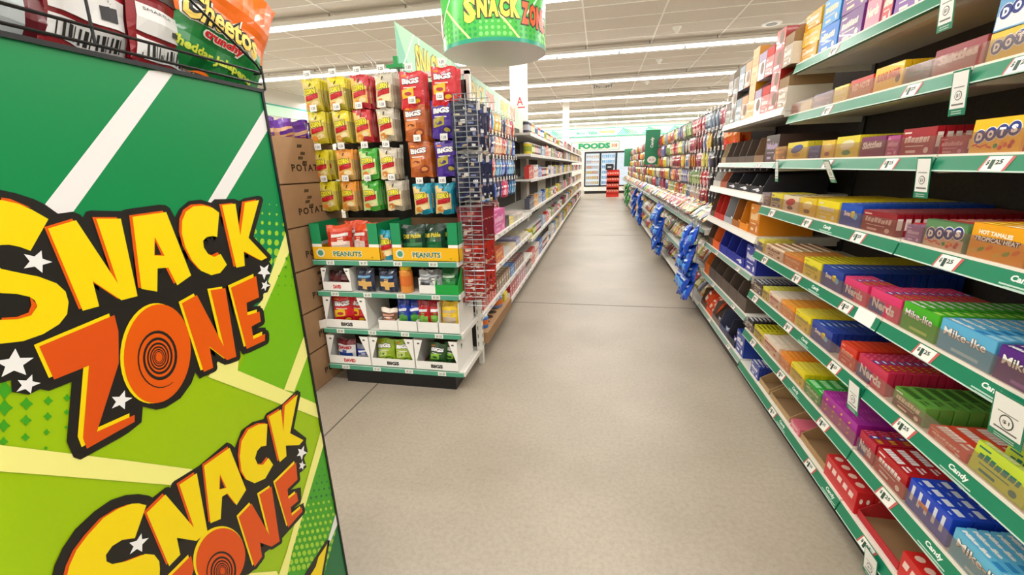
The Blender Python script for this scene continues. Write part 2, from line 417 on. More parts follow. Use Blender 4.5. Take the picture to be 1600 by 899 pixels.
# right-hand cream lattice
sheet(P(4, [(430, 585), (480, 500), (600, 440), (590, 550), (840, 655), (1040, 740), (1060, 820), (920, 765), (830, 735)]), CREAM, 3)
sheet(P(4, [(940, 385), (960, 340), (1000, 380), (980, 440), (895, 665), (840, 655)]), CREAM, 3)
sheet(P(6, [(683, 262), (600, 545), (490, 899), (430, 1100), (900, 1100), (760, 560)]), GM, 2)
for j in range(15):
    for i in range(9):
        x = 690 - j * 13 + i * 24 - 20; y = 400 + j * 34 + i * -4
        r = 3.0 + j * 0.62
        if 500 < x < 760 and y < 905: sheet(P(6, ell(x, y, r * 0.9, r * 1.2, 0, 8)), GD if j < 5 else DOT, 3)
sheet(P(6, [(662, 225), (683, 265), (530, 780), (485, 1000), (430, 1000), (500, 800)]), CREAM, 4)
sheet(P(6, [(455, 880), (330, 890), (300, 930), (480, 930)]), CREAM, 4)
sheet(P(6, [(742, 585), (751, 628), (680, 899), (650, 1100), (1000, 1100), (900, 700)]), GD, 4)
sheet(P(6, [(742, 580), (752, 632), (697, 770), (697, 735)]), PW, 5)
# ---- black grounds of the three logos
sheet([(-96, 360), (-84, 322), (-50, 300), (0, 297), (23, 302), (51, 311), (68, 319), (89, 334), (112, 331), (124, 335.5), (128, 340), (133, 331), (140, 329), (187, 330), (196, 327), (247, 320),
       (257, 320.5), (264, 325), (272, 340), (279, 327), (293, 314.5), (312, 312), (328.5, 317), (334, 311.5), (366, 311), (370.5, 314.5), (401, 306), (407, 309), (406, 316), (394, 369), (419.6, 400),
       (419, 408), (424, 416), (421, 430), (416, 438), (422, 446), (417, 457), (409, 459), (408, 468), (400, 474), (394, 479), (406, 478), (410, 502), (397, 512.6), (414, 512), (417, 533),
       (379, 554.5), (374, 548), (373.6, 559), (350.5, 570.5), (339, 565), (334.5, 579), (311, 592), (304, 582), (298, 599), (281, 622.5), (258, 637), (243, 640.5), (222, 635.6), (220, 660), (200, 676),
       (187, 684), (124.5, 718.5), (113.6, 715), (102.7, 690.4), (110.5, 597), (74.7, 611), (61, 608), (43.6, 617), (17, 612.6), (15.6, 594), (0, 598.6), (-28, 600), (-60, 575), (-104, 540), (-96, 500), (-84, 470), (-98, 420)], INK, 5)
sheet(P(5, [(100, 899), (120, 820), (180, 690), (280, 540), (430, 400), (560, 310), (680, 270), (780, 262), (860, 275), (890, 290), (990, 212), (1015, 205), (1030, 215), (1040, 180), (1060, 160), (1200, 75)]) +
      [(310, 728), (353, 691.5), (360, 694), (366, 700), (376, 673), (393, 660), (411, 655), (415, 646.5), (440, 631.6), (463, 610), (468.6, 613), (456, 668), (478, 685), (477, 692), (480, 706),
       (474, 716), (478, 730), (471, 737), (466, 740), (466, 753), (452, 766), (469, 762), (470, 780), (454, 797), (473.5, 786), (474, 803), (446, 834.5), (436, 846), (413, 864), (408, 879), (390, 896), (383, 899), (375, 950), (330, 985), (275, 985), (255, 975), (200, 972), (150, 975), (95, 962), (75, 930), (76, 905)], INK, 5)
sheet(P(6, [(560, 960), (595, 880), (690, 732), (706, 736), (660, 990)]), INK, 5)
sheet(P(6, [(575, 960), (638, 858), (650, 815), (692, 752), (655, 960)]), YEL, 8)
# ---- letters of the upper logo
S1 = [(315, 225), (195, 437), (120, 410), (50, 396), (0, 398), (-60, 410), (-90, 450), (-70, 510), (0, 558), (100, 580), (250, 610), (370, 655), (430, 710), (450, 780), (440, 861), (387, 928), (280, 994), (147, 1041), (0, 1058), (-120, 1050), (-260, 1010), (-330, 980), (-250, 850), (-150, 890), (0, 898), (107, 894), (200, 868), (240, 808), (225, 770), (190, 745), (100, 725), (0, 720), (-120, 700), (-240, 620), (-300, 480), (-290, 320), (-220, 190), (-110, 115), (0, 97), (110, 122), (200, 160)]
def stroke(pts, w):
    n = len(pts)
    for i in range(n):
        (ax, ay), (bx, by) = pts[i - 1], pts[i]; d = math.hypot(bx - ax, by - ay) or 1; nx, ny = -(by - ay) / d * w, (bx - ax) / d * w
        sheet([(ax + nx, ay + ny), (bx + nx, by + ny), (bx - nx, by - ny), (ax - nx, ay - ny)], INK, 6)
        sheet(ell(bx, by, w, w, 0, 8), INK, 6.3)
def letter(c, pts, under, dx, dy, top, lay=7):
    if under in (ORG, ORD_) or c in (3, 4, 5, 6): stroke(P(c, pts), 4.6 if c >= 5 else 7.0)
    sheet(P(c, pts, dx, dy), under, lay); sheet(P(c, pts), top, lay + 1)
sheet(P(1, [(0, 80), (60, 90), (200, 150), (110, 130), (0, 105)]), ORG, 7)
sheet(P(1, [(190, 745), (240, 800), (200, 868), (107, 894), (0, 898), (0, 885), (100, 880), (180, 850), (200, 800)]), ORG, 9)
sheet(P(1, S1), YEL, 8)
letter(1, [(312, 288), (500, 232), (780, 655), (635, 222), (800, 222), (912, 740), (805, 768), (612, 640), (655, 808), (545, 838)], ORG, -25, -10, YEL)
letter(2, [(22, 210), (248, 178), (415, 602), (322, 668), (262, 550), (190, 555), (188, 710), (82, 692)], ORG, -22, -10, YEL)
sheet(P(2, [(170, 345), (168, 468), (236, 470)]), ORG, 9); sheet(P(2, [(172, 372), (170, 464), (214, 464)]), INK, 10)
letter(2, [(603, 182), (560, 150), (500, 135), (430, 140), (380, 175), (355, 235), (352, 320), (375, 410), (420, 500), (480, 570), (550, 600), (610, 585), (655, 530), (612, 458), (570, 478), (530, 460), (500, 415), (495, 370), (520, 345), (560, 338), (590, 345)], ORG, -18, -12, YEL)
letter(2, [(622, 132), (712, 122), (745, 335), (775, 115), (870, 98), (800, 350), (925, 483), (885, 503), (768, 440), (775, 538), (718, 550)], ORG, -18, -6, YEL)
for c, tips in ((1, [(268, 435), (342, 512), (275, 585), (150, 555), (150, 458)]), (3, [(70, 272), (163, 318), (125, 405), (0, 415), (-35, 335)]), (3, [(155, 402), (198, 445), (148, 497), (75, 490), (82, 430)]),
                (3, [(620, 482), (658, 520), (620, 577), (555, 573), (555, 515)]), (2, [(935, 528), (948, 592), (905, 632), (860, 590), (875, 535)]), (2, [(922, 635), (947, 668), (912, 705), (885, 695), (888, 648)]),
                (5, [(800, 570), (858, 605), (805, 715), (708, 735), (705, 645)]), (6, [(583, 290), (598, 325), (572, 358), (548, 340), (554, 305)]), (6, [(575, 360), (592, 380), (578, 404), (560, 400), (560, 372)])):
    sheet(P(c, star5(tips)), STARW, 8)
letter(3, [(190, 262), (568, 104), (588, 185), (590, 345), (480, 690), (670, 605), (670, 640), (430, 775), (410, 722), (440, 358), (265, 428)], YEL, -26, -8, ORD_)
sheet(P(4, ell(133, 457, 180, 272, 0.10)), YEL, 7); sheet(P(4, ell(152, 459, 180, 268, 0.10)), ORG, 8)
def spiral(c, cx, cy, rx, ry, turns=6.5):
    outer = []; inner = []
    N = int(turns * 28)
    for i in range(N):
        t = i / 28 * 2 * math.pi + 0.9; k = 0.745 ** (i / 28); wd = 0.80 + 0.18 * min(1, 1 - min(1, i / 40.0) * 0.3 - 0) if i > 20 else 0.985 - 0.1 * i / 20
        outer.append((cx + rx * k * math.cos(t), cy + ry * k * math.sin(t))); kk = k * (0.98 - 0.12 * min(1, i / 24)); inner.append((cx + rx * kk * math.cos(t), cy + ry * kk * math.sin(t)))
    for i in range(N - 1): sheet(P(c, [outer[i], outer[i + 1], inner[i + 1], inner[i]]), INK, 9)
spiral(4, 160, 478, 128, 172)
letter(4, [(285, 187), (366, 142), (512, 420), (440, 117), (520, 105), (580, 475), (530, 494), (434, 420), (455, 535), (404, 558)], YEL, -17, -8, ORG)
letter(4, [(550, 103), (687, 40), (703, 155), (635, 185), (640, 252), (705, 232), (712, 285), (662, 312), (672, 380), (735, 352), (735, 388), (636, 434)], YEL, -15, -12, ORG)
# ---- letters of the lower logo
S2 = [(838, 350), (748, 608), (650, 620), (570, 670), (520, 740), (525, 790), (570, 812), (680, 790), (830, 732), (900, 738), (940, 790), (945, 850), (940, 950), (880, 1080), (760, 1170), (560, 1210), (380, 1190), (240, 1150), (330, 1030), (450, 1075), (600, 1070), (720, 1030), (770, 960), (740, 912), (680, 912), (500, 950), (350, 960), (250, 940), (215, 899), (235, 820), (290, 700), (380, 580), (500, 450), (620, 375), (720, 338), (780, 335)]
letter(5, S2, ORD_, -30, 6, YEL)
letter(5, [(840, 410), (988, 265), (1212, 525), (1098, 188), (1235, 98), (1319, 558), (1232, 630), (1078, 605), (1105, 738), (1018, 828)], ORD_, -22, -8, YEL)
letter(6, [(112, 385), (232, 300), (310, 498), (265, 570), (222, 515), (197, 530), (190, 635), (142, 655)], ORD_, -9, -6, YEL)
sheet(P(6, [(186, 425), (183, 496), (217, 488)]), ORD_, 9); sheet(P(6, [(188, 440), (186, 494), (208, 488)]), INK, 10)
letter(6, [(410, 188), (370, 190), (320, 215), (288, 270), (280, 340), (288, 410), (312, 450), (350, 467), (400, 445), (437, 380), (415, 348), (390, 380), (365, 380), (352, 350), (362, 315), (380, 295), (405, 290)], ORD_, -9, -5, YEL)
letter(6, [(417, 155), (475, 120), (485, 225), (492, 104), (553, 50), (517, 232), (580, 265), (560, 288), (497, 290), (500, 340), (468, 368)], ORD_, -10, -4, YEL)
letter(5, [(1030, 905), (1190, 745), (1212, 850), (1130, 1130), (1290, 1060), (1290, 1110), (1080, 1200), (1055, 1175), (1120, 985), (1040, 1010)], YEL, -22, -8, ORD_)
sheet(P(6, ell(183, 815, 120, 148, 0.25)), YEL, 7); sheet(P(6, ell(190, 820, 114, 144, 0.25)), ORD_, 8); spiral(6, 198, 880, 84, 112)
letter(6, [(275, 625), (335, 562), (420, 710), (372, 520), (430, 482), (468, 740), (430, 765), (375, 745), (385, 812), (350, 860)], YEL, -10, -5, ORD_)
letter(6, [(446, 465), (545, 368), (552, 450), (505, 495), (510, 540), (548, 510), (555, 550), (520, 580), (525, 620), (572, 580), (575, 600), (508, 675)], YEL, -8, -6, ORD_)
# ================================================================ product builders (all face -X; seen from the aisle, right is -Y)
FILM = dict(rough=0.28, coat=0.25)
def F(h): return M(h, 0.30, 0.0, 0.55, 0.2)
class Bag:
    def __init__(s, w, h, t, base, zone=None, nx=10, ny=12, seed=0, back=None, crinkle=1.0):
        s.w, s.h, s.t, s.seed, s.cr = w, h, t, seed, crinkle
        s.mb = MB(); zone = zone or (lambda u, v: base)
        for sgn in (1, -0.55):
            V = []; 
            for j in range(ny + 1):
                for i in range(nx + 1): V.append(s.pt(i / nx, j / ny, sgn))
            for j in range(ny):
                for i in range(nx):
                    a = j * (nx + 1) + i; q = (a, a + 1, a + nx + 2, a + nx + 1)
                    if sgn < 0: q = q[::-1]
                    mt = zone((i + .5) / nx, (j + .5) / ny) if sgn > 0 else (back or base)
                    s.mb.faces([V[k] for k in q], [(0, 1, 2, 3)], mt, False)
    def pt(s, u, v, sgn=1, e=0.0):
        k = max(0.0, min(1.0, (v - 0.05) / 0.90))
        su = max(0, math.sin(math.pi * u)) ** 0.55; sv = max(0, math.sin(math.pi * k)) ** 0.5
        th = s.t * su * sv
        th += s.cr * s.t * 0.20 * su * math.sin(7 * u + 9 * v + s.seed) * math.sin(11 * v - 5 * u + 2 * s.seed) + s.cr * s.t * 0.10 * math.sin(23 * u + s.seed * 3) * (1 - sv)
        pin = 1 - 0.05 * math.sin(math.pi * v) + 0.012 * s.cr * math.sin(17 * v + s.seed)
        y = (0.5 - u) * s.w * pin; z = (v - 1) * s.h
        return (-th * sgn - (0.001 if sgn > 0 else -0.001) - e, y, z + 0.004 * math.sin(9 * u + s.seed) * abs(2 * v - 1))
    def fr(s, a, b, e=0.0): return s.pt(a / s.w, b / s.h, 1, e * 2 + 0.0012)
    def txt(s, t, x, y, wd, ht, mat, e=0.0005, bold=0.03, slant=0.0, arc=0.0, halo=None):
        if halo: letters(s.mb, s.fr, t, x * s.w - 0.003, y * s.h - 0.003, wd * s.w + 0.006, ht * s.h + 0.006, halo, e - 0.0003, bold + 0.025, slant, 1, arc)
        letters(s.mb, s.fr, t, x * s.w, y * s.h, wd * s.w, ht * s.h, mat, e, bold, slant, 1, arc)
    def dot(s, x, y, rx, ry, mat, e=0.0003, rot=0.0, n=14): blob(s.mb, s.fr, x * s.w, y * s.h, rx * s.w, ry * s.h, mat, e, n, rot)
    def rc(s, x, y, wd, ht, mat, e=0.0003, sk=0.0, rise=0.0):
        n = max(1, min(8, round(wd * 10))); m = max(1, min(8, round(ht * 10)))
        P_ = lambda i, j: s.fr((x + wd * i / n + sk * j / m) * s.w, (y + ht * j / m + rise * i / n) * s.h, e)
        for i in range(n):
            for j in range(m): s.mb.face([P_(i, j), P_(i + 1, j), P_(i + 1, j + 1), P_(i, j + 1)], mat)
    def mesh(s, n): return s.mb.mesh(n)

def corn_bag(c1, c2, top, seed):
    A, B, T = F(c1), F(c2), F(top)
    b = Bag(0.118, 0.185, 0.017, A, lambda u, v: T if v > 0.62 + 0.30 * (1 - u) else (A if u > 0.88 or (v < 0.16 and u > 0.4) else B), seed=seed)
    b.dot(0.3, 0.16, 0.20, 0.09, M('e8923a'), 0.0003); b.dot(0.62, 0.24, 0.22, 0.08, M('f6e3b0'), 0.0003, 0.2)
    b.rc(0.12, 0.30, 0.72, 0.16, M('b3121c'), 0.0003, 0.02, 0.10)
    b.txt('NUTS', 0.17, 0.335, 0.60, 0.12, M('d9242c'), 0.0006, 0.05, 0.14)
    b.txt('CORN', 0.10, 0.50, 0.66, 0.17, M('f9ec2c'), 0.0010, 0.05, 0.10, halo=M('4a4a12'))
    b.rc(0.40, 0.78, 0.08, 0.10, M('4a4a12'), 0.0006, 0.05)
    return b.mesh('corn_snack_bag')
def bigs_bag(c, c2, c3, seed, w=0.145, h=0.205):
    A, B, C = F(c), F(c2), F(c3)
    b = Bag(w, h, 0.02, A, lambda u, v: A, seed=seed)
    b.txt('BiGS', 0.12, 0.66, 0.72, 0.15, M('f6f4f4'), 0.0008, 0.06, 0.05, halo=M('3d2440'))
    b.rc(0.10, 0.86, 0.22, 0.05, M('e58a1e'), 0.0003)
    b.rc(0.08, 0.28, 0.52, 0.24, C, 0.0003, 0.0, 0.08)
    b.dot(0.36, 0.42, 0.16, 0.05, B, 0.0006); b.dot(0.68, 0.22, 0.24, 0.11, B, 0.0003, 0.3); b.dot(0.70, 0.22, 0.14, 0.06, C, 0.0006)
    for k in range(4): b.rc(0.16 + 0.02 * k, 0.565 + k * 0.0, 0.5, 0.03, M('efe7df'), 0.0003)
    return b.mesh('seed_snack_bag')
def plain_bag(c1, c2, c3, seed, w=0.13, h=0.19, t=0.018, txt=None, tc='ffffff', nx=8, ny=9):
    A, B, C = F(c1), F(c2), F(c3)
    def zone(u, v):
        if v > 0.80: return B
        if v < 0.10: return B
        if (u - .5) ** 2 * 3 + (v - .33) ** 2 * 9 < 0.33: return C
        return A
    b = Bag(w, h, t, A, zone, nx=nx, ny=ny, seed=seed)
    if txt: b.txt(txt, 0.12, 0.56, 0.74, 0.14, M(tc), 0.0006, 0.05, 0.06)
    else:
        b.rc(0.14, 0.58, 0.70, 0.10, M(tc), 0.0004, 0.02, 0.04); b.rc(0.24, 0.50, 0.50, 0.03, B, 0.0005)
    return b.mesh('snack_bag')

def carton(L, T, H, c, top=None, end=None, txt=None, tc='ffffff', toptxt=None, ttc=None, deco=None, tri='plain', endbar=None, face2=None):
    """closed theatre-style carton: L along the aisle, T deep, H tall; origin at its bottom centre"""
    A = M(c, 0.32, 0, 0.5, 0.15); TP = M(top or c, 0.32, 0, 0.5, 0.15); E_ = M(end or c, 0.32, 0, 0.5, 0.15); e = 0.0012
    b = MB()
    y0, y1, x0, x1 = -L / 2, L / 2, -T / 2, T / 2
    b.box(x0 + e, x1 - e, y0, y1, 0, H, A, t=TP, ny=E_, py=E_)
    b.box(x0, x1, y0 + e, y1 - e, e, H - e, A, t=TP, ny=E_, py=E_)      # slightly proud faces give soft creased edges
    fr = frame((x0, y1, 0), (0, -1, 0), (0, 0, 1))                     # front
    ft = frame((x0, y1, H), (0, -1, 0), (1, 0, 0))                     # top
    fe = frame((x0, y0, 0), (1, 0, 0), (0, 0, 1))                      # near end
    if face2: rect(b, fr, 0.004, 0.004, L - 0.008, H * 0.38, M(face2, 0.32), 0.0002)
    if txt: letters(b, fr, txt, L * 0.10, H * 0.40, L * 0.78, H * 0.34, M(tc, 0.35), 0.0006, 0.05, 0.04)
    elif tri == 'plain':
        rr = random.Random(int(L * 9973) + len(c) + int(c[:4], 16)); xq = L * 0.10
        while xq < L * 0.80:                       # blocky printed word
            wq = L * rr.uniform(0.05, 0.11); rect(b, fr, xq, H * 0.47 + rr.uniform(0, .03) * H, wq, H * rr.uniform(0.16, 0.24), M(tc, 0.35), 0.0004, 0.003); xq += wq + L * 0.018
        rect(b, fr, L * 0.16, H * 0.34, L * 0.55, H * 0.035, M(tc, 0.35), 0.0004); rect(b, fr, L * 0.2, H * 0.12, L * 0.3, H * 0.09, M(tc, 0.35), 0.0004); blob(b, fr, L * 0.8, H * 0.2, L * 0.07, H * 0.11, M(tc, 0.35), 0.0004, 10)
        rect(b, fr, L * 0.06, H * 0.82, L * 0.22, H * 0.06, M(tc, 0.35), 0.0004)
    if deco: deco(b, fr, ft, fe, L, T, H)
    if toptxt: letters(b, ft, toptxt, L * 0.08, T * 0.2, L * 0.7, T * 0.6, M(ttc or tc, 0.35), 0.0004, 0.05)
    elif ttc:
        rq = random.Random(int(L * 7919) + int(c[:4], 16)); xq = L * 0.07
        while xq < L * 0.58:
            wq = L * rq.uniform(0.05, 0.10); rect(b, ft, xq, T * 0.20, wq, T * 0.58, M(ttc, 0.35), 0.0004); xq += wq + L * 0.014
        rect(b, ft, L * 0.68, T * 0.2, L * 0.20, T * 0.18, M(ttc, 0.35), 0.0004); rect(b, ft, L * 0.68, T * 0.55, L * 0.14, T * 0.18, M(ttc, 0.35), 0.0004)
    if endbar: rect(b, fe, T * 0.15, H * 0.3, T * 0.7, H * 0.5, M(endbar), 0.0004)
    b.face([ft(L * 0.0 + 0.001, T * 0.02, 0.0003), ft(L - 0.001, T * 0.02, 0.0003), ft(L - 0.001, T * 0.10, 0.0003), ft(0.001, T * 0.10, 0.0003)], E_)
    return b.mesh('candy_carton')

def dots_deco(word='DOTS', disc='1c2f86', sc=1.0, gum=True):
    def d(b, fr, ft, fe, L, T, H):
        n = len(word); step = L * 0.86 / n
        for i, ch in enumerate(word):
            x = L * 0.07 + step * (i + 0.5); y = H * (0.44 + 0.055 * i) * (1 if gum else 1)
            r = step * 0.56
            blob(b, fr, x, y + H * 0.06, r * 1.08, r * 1.08, M('f4f2ec'), 0.0003, 20); blob(b, fr, x, y + H * 0.06, r * 0.96, r * 0.96, M(disc), 0.0005, 20)
            letters(b, fr, ch, x - r * 0.5, y + H * 0.06 - r * 0.55, r * 1.0, r * 1.1, M('ffffff'), 0.0008, 0.07)
        if gum:
            for k, (gx, gy, gc) in enumerate(((0.54, 0.22, '2f8a3a'), (0.64, 0.16, 'd5462a'), (0.72, 0.24, 'e06a2a'), (0.82, 0.2, 'b43a2e'), (0.66, 0.28, 'e8a21e'), (0.85, 0.3, 'c8502a'))):
                blob(b, fr, L * gx, H * gy, L * 0.045, H * 0.07, M(gc), 0.0004 + k * 0.0001, 10)
            for k in range(4): rect(b, fr, L * (0.06 + 0.1 * k), H * (0.22 - 0.01 * k), L * 0.11, H * 0.05, M('d5462a'), 0.0004, 0.0, (-1) ** k * 0.004)
    return d
def tray(L, D, H, fh, c, inner='8a6a4a', txt=None, tc='20201e', slope=True, front2=None, cut=0.35):
    """open-fronted display tray: low front wall, side walls rising to the back; origin bottom centre, open towards -X"""
    A = M(c, 0.6); I = M(inner, 0.85); b = MB(); w = 0.003
    x0, x1, y0, y1 = -D / 2, D / 2, -L / 2, L / 2
    b.box(x0, x1, y0, y1, 0, w, A, t=I)
    b.box(x0, x0 + w, y0, y1, w, fh, A, px=I)
    b.box(x1 - w, x1, y0, y1, w, H, A, nx=I)
    prof = [(x0 + w, w), (x1 - w, w), (x1 - w, H), (x0 + D * cut, H), (x0 + w, fh)] if slope else [(x0 + w, w), (x1 - w, w), (x1 - w, H), (x0 + w, H)]
    for ya, yb in ((y0, y0 + w), (y1 - w, y1)): b.prism(prof, 'y', ya, yb, A)
    fr = frame((x0, y1, 0), (0, -1, 0), (0, 0, 1))
    if front2: rect(b, fr, 0.001, fh * 0.8, L - 0.002, fh * 0.2, M(front2), 0.0004)
    if txt: letters(b, fr, txt, L * 0.22, fh * 0.3, L * 0.56, fh * 0.45, M(tc), 0.0006, 0.05)
    return b.mesh('display_tray')
# ================================================================ display rack at the left edge
t = thing('snack_display_rack', 'tall green and lime display rack side with large SNACK ZONE artwork', 'display rack')
b = MB(); b.box(-1.42, PANEL_X, -0.02, 0.857, 0.0, 1.545, M('10141a', 0.5), px=LIME)
b.build('cabinet', t)
art.build('printed_side_panel', t)
b = MB(); b.box(-1.42, PANEL_X + 0.004, 0.852, 0.8575, 0.0, 1.55, M('101214')); b.box(-1.42, PANEL_X + 0.005, -0.02, 0.858, 1.545, 1.552, M('101214'))
b.build('edge_trim', t)
b = MB(); R_ = 0.0024
for z in (1.562, 1.585):
    b.tube([(PANEL_X, -0.02, z), (PANEL_X, 0.86, z)], R_, BLKWIRE)
b.tube([(PANEL_X, 0.62, 1.745), (PANEL_X, 0.66, 1.712), (PANEL_X, 0.855, 1.600), (PANEL_X, 0.868, 1.585), (PANEL_X, 0.868, 1.553)], R_, BLKWIRE)
b.tube([(PANEL_X, 0.0, 1.745), (PANEL_X, 0.62, 1.745)], R_, BLKWIRE)
b.tube([(PANEL_X, 0.868, 1.585), (-1.42, 0.868, 1.585)], R_, BLKWIRE); b.tube([(PANEL_X, 0.868, 1.553), (-1.42, 0.868, 1.553)], R_, BLKWIRE)
for k in range(8): b.tube([(PANEL_X - 0.09 * k, 0.868, 1.553), (PANEL_X - 0.09 * k, 0.868, 1.60)], 0.002, BLKWIRE)
for yy in (0.0, 0.16, 0.30, 0.43, 0.545): b.tube([(PANEL_X, yy, 1.562), (PANEL_X, yy + 0.01, 1.745)], 0.0022, BLKWIRE)
for k in range(5): b.tube([(PANEL_X, 0.2 * k, 1.553), (-1.42, 0.2 * k, 1.553)], 0.002, BLKWIRE)
b.tube([(-1.0, 0.0, 1.70), (-1.0, 0.86, 1.62)], 0.003, BLKWIRE)
b.build('wire_basket', t)
b = MB(); b.box(-1.42, -1.25, 0.0, 0.85, 1.553, 1.98, M('0f0f11')); b.build('back_board', t)
b = MB(); b.box(-1.42, PANEL_X - 0.01, -0.30, 0.50, 1.84, 1.86, M('101012')); b.box(-1.42, PANEL_X - 0.01, -0.32, -0.30, 1.55, 1.86, M('101012')); b.build('added_shade_board', t)  # added black board and end wall, mostly out of view, to shade the bags

def chip_bag(kind, seed):
    if kind == 'red':
        A, B = F('8e1220'), F('a51a26')
        b = Bag(0.145, 0.185, 0.022, A, lambda u, v: A if u < .5 else B, nx=16, ny=16, seed=seed, crinkle=1.1)
        b.rc(0.10, 0.60, 0.66, 0.34, M('231a1c'), 0.0004); b.txt('Doritos', 0.16, 0.80, 0.56, 0.09, M('f3efe6'), 0.0008, 0.03, 0.05)
        b.txt('Flamin Hot', 0.2, 0.74, 0.44, 0.045, M('e9dccb'), 0.0008); b.mb.face([b.fr(0.03, 0.135, .0008), b.fr(0.075, 0.165, .0008), b.fr(0.09, 0.14, .0008), b.fr(0.065, 0.128, .0008)], M('e2501c'))
        b.rc(0.06, 0.27, 0.72, 0.24, M('e9e7e6'), 0.0005); b.rc(0.50, 0.32, 0.18, 0.13, M('1d1d20'), 0.0008); b.txt('SMARTLABEL', 0.12, 0.46, 0.5, 0.025, M('4a4a4a'), 0.0009, 0)
        b.rc(0.06, 0.06, 0.76, 0.17, M('f0efee'), 0.0005)
        for k in range(13): b.rc(0.12 + k * 0.05, 0.075, 0.012 + 0.012 * (k % 3), 0.12, M('222222'), 0.0008)
        return b.mesh('chip_bag')
    if kind == 'back':
        A, B = F('6d0f1c'), F('20222c')
        b = Bag(0.15, 0.19, 0.024, A, lambda u, v: A, nx=14, ny=14, seed=seed)
        b.rc(0.30, 0.06, 0.22, 0.86, M('cfd8da'), 0.0005); b.rc(0.30, 0.38, 0.22, 0.14, B, 0.0008)
        return b.mesh('chip_bag')
    if kind == 'nutrition':
        A = F('2c1416')
        b = Bag(0.15, 0.19, 0.024, A, lambda u, v: A, nx=14, ny=14, seed=seed)
        b.rc(0.22, 0.08, 0.55, 0.84, M('9db2b8'), 0.0005)
        for k in range(14): b.rc(0.25, 0.12 + k * 0.055, 0.48, 0.012, M('39474c'), 0.0008)
        return b.mesh('chip_bag')
    A, B = F('e86a08'), F('0b7a34')
    b = Bag(0.205, 0.225, 0.030, A, lambda u, v: B if v < 0.36 + 0.12 * math.sin(3 * u) else A, nx=16, ny=16, seed=seed, crinkle=1.3)
    b.txt('Cheetos', 0.12, 0.34, 0.72, 0.22, M('f1cf62'), 0.0020, 0.03, 0.0, arc=0.15); b.txt('Cheetos', 0.115, 0.335, 0.73, 0.23, M('14120f'), 0.0012, 0.11, 0.0, arc=0.15)
    b.txt('Cheetos', 0.10, 0.325, 0.76, 0.25, M('f3f1ea'), 0.0004, 0.20, 0.0, arc=0.15)
    b.txt('crunchy', 0.34, 0.27, 0.36, 0.085, M('d8242c'), 0.0016, 0.05, 0.0, halo=M('f4efe6'))
    b.txt('Cheddar Jalapeno', 0.08, 0.10, 0.80, 0.10, M('c7d33a'), 0.0008, 0.04)
    return b.mesh('chip_bag')
lift = 1.556
specs = [('nutrition', 0.20, 'dark chip bag in deep shade at the left end of the wire basket', 0.0), ('back', 0.30, 'dark red chip bag second from the left end of the wire basket', -0.04),
         ('nutrition', 0.405, 'chip bag showing a pale nutrition panel, in the wire basket', -0.08), ('back', 0.49, 'maroon chip bag with a white side stripe, in the wire basket', 0.05),
         ('red', 0.595, 'red tortilla chip bag with barcode, left of its twin in the basket', 0.06), ('red', 0.705, 'red tortilla chip bag with barcode, beside the green cheese snack bag', 0.22)]
for i, (k, y, lab, tw) in enumerate(specs):
    me = chip_bag(k, i * 1.7 + 0.4)
    put(me, 'chip_bag', (PANEL_X - 0.065 - 0.012 * (5 - i) * 0.3, y + 0.02, lift + 0.188), (0.10 if i > 3 else 0.04, -0.06, math.pi + tw), label=lab, cat='chip bag')
me = chip_bag('cheese', 2.2)
pa = at_x(282, 8, PANEL_X - 0.03); pb = at_x(392, 96, PANEL_X - 0.03)
ux = (pb - pa).normalized(); nrm = Vector((0.97, -0.24, 0.0)).normalized()
ux = (ux - nrm * ux.dot(nrm)).normalized(); up = nrm.cross(ux)
# bag's own axes: -X faces out, -Y runs right, +Z up
R3 = Matrix((-nrm, -ux, up)).transposed()
ctr = at_x(340, 42, PANEL_X - 0.045)
o = put(me, 'chip_bag', label='orange and green crunchy cheese snack bag leaning over the basket corner', cat='chip bag')
loc = ctr - R3 @ Vector((0, 0, -0.115))
o.matrix_world = Matrix.Translation(loc) @ R3.to_4x4()

# ================================================================ stack of kraft cartons beside it
zs = [0.0, 0.265, 0.53, 0.80, 1.065, 1.32, 1.585]
CX = -1.785
KR = noise_mat('kraft_board', 'a98460', 'b6906a', 5, 0.85)
def kraft_box(h, top):
    b = MB(); x0, x1, y0, y1 = CX - 0.46, CX, 2.115, 2.69
    for (a, c, d, e_) in ((x1 - 0.005, x1, y0, y1), (x0, x0 + 0.005, y0, y1), (x0, x1, y0, y0 + 0.005), (x0, x1, y1 - 0.005, y1)): b.box(a, c, d, e_, 0.002, h - 0.002, KR)
    b.box(x0, x1, y0, y1, 0.0, 0.004, KR)
    if not top: b.box(x0, x1, y0, y1, h - 0.006, h - 0.002, KR)
    b.box(x1, x1 + 0.001, y0, y1, 0, 0.003, KRAFTD)
    fr = frame((x1, y0, 0), (0, 1, 0), (0, 0, 1))
    letters(b, fr, 'POTATO', 0.14, h * 0.26, 0.30, 0.042, M('33281e'), 0.0008, 0.03, 0, 1.3)
    for k, (xx, yy) in enumerate(((0.215, .78), (0.235, .62), (0.21, .52), (0.24, .42))):
        for q in range(3): rect(b, fr, xx + q * 0.014, h * yy, 0.011, h * 0.07, M('33281e'), 0.0006, 0.008)
    return b
for i in range(6):
    o = kraft_box(zs[i + 1] - zs[i], i == 5).build('cardboard_box', label='brown potato snack carton, %s of the stack left of the hanging bags' % ['lowest', 'second from the bottom', 'third from the bottom', 'fourth from the bottom', 'fifth from the bottom', 'open and topmost'][i], cat='box')
    o.location = (0, 0, zs[i])
me1 = plain_bag('6a2aa8', '5a1f96', 'e9a64a', 1.1, 0.16, 0.2, 0.03, None, 'd9b28e'); me2 = plain_bag('e6b48a', '6a2aa8', 'f0972a', 2.7, 0.16, 0.2, 0.03, None, '5a1f96')
k = 0
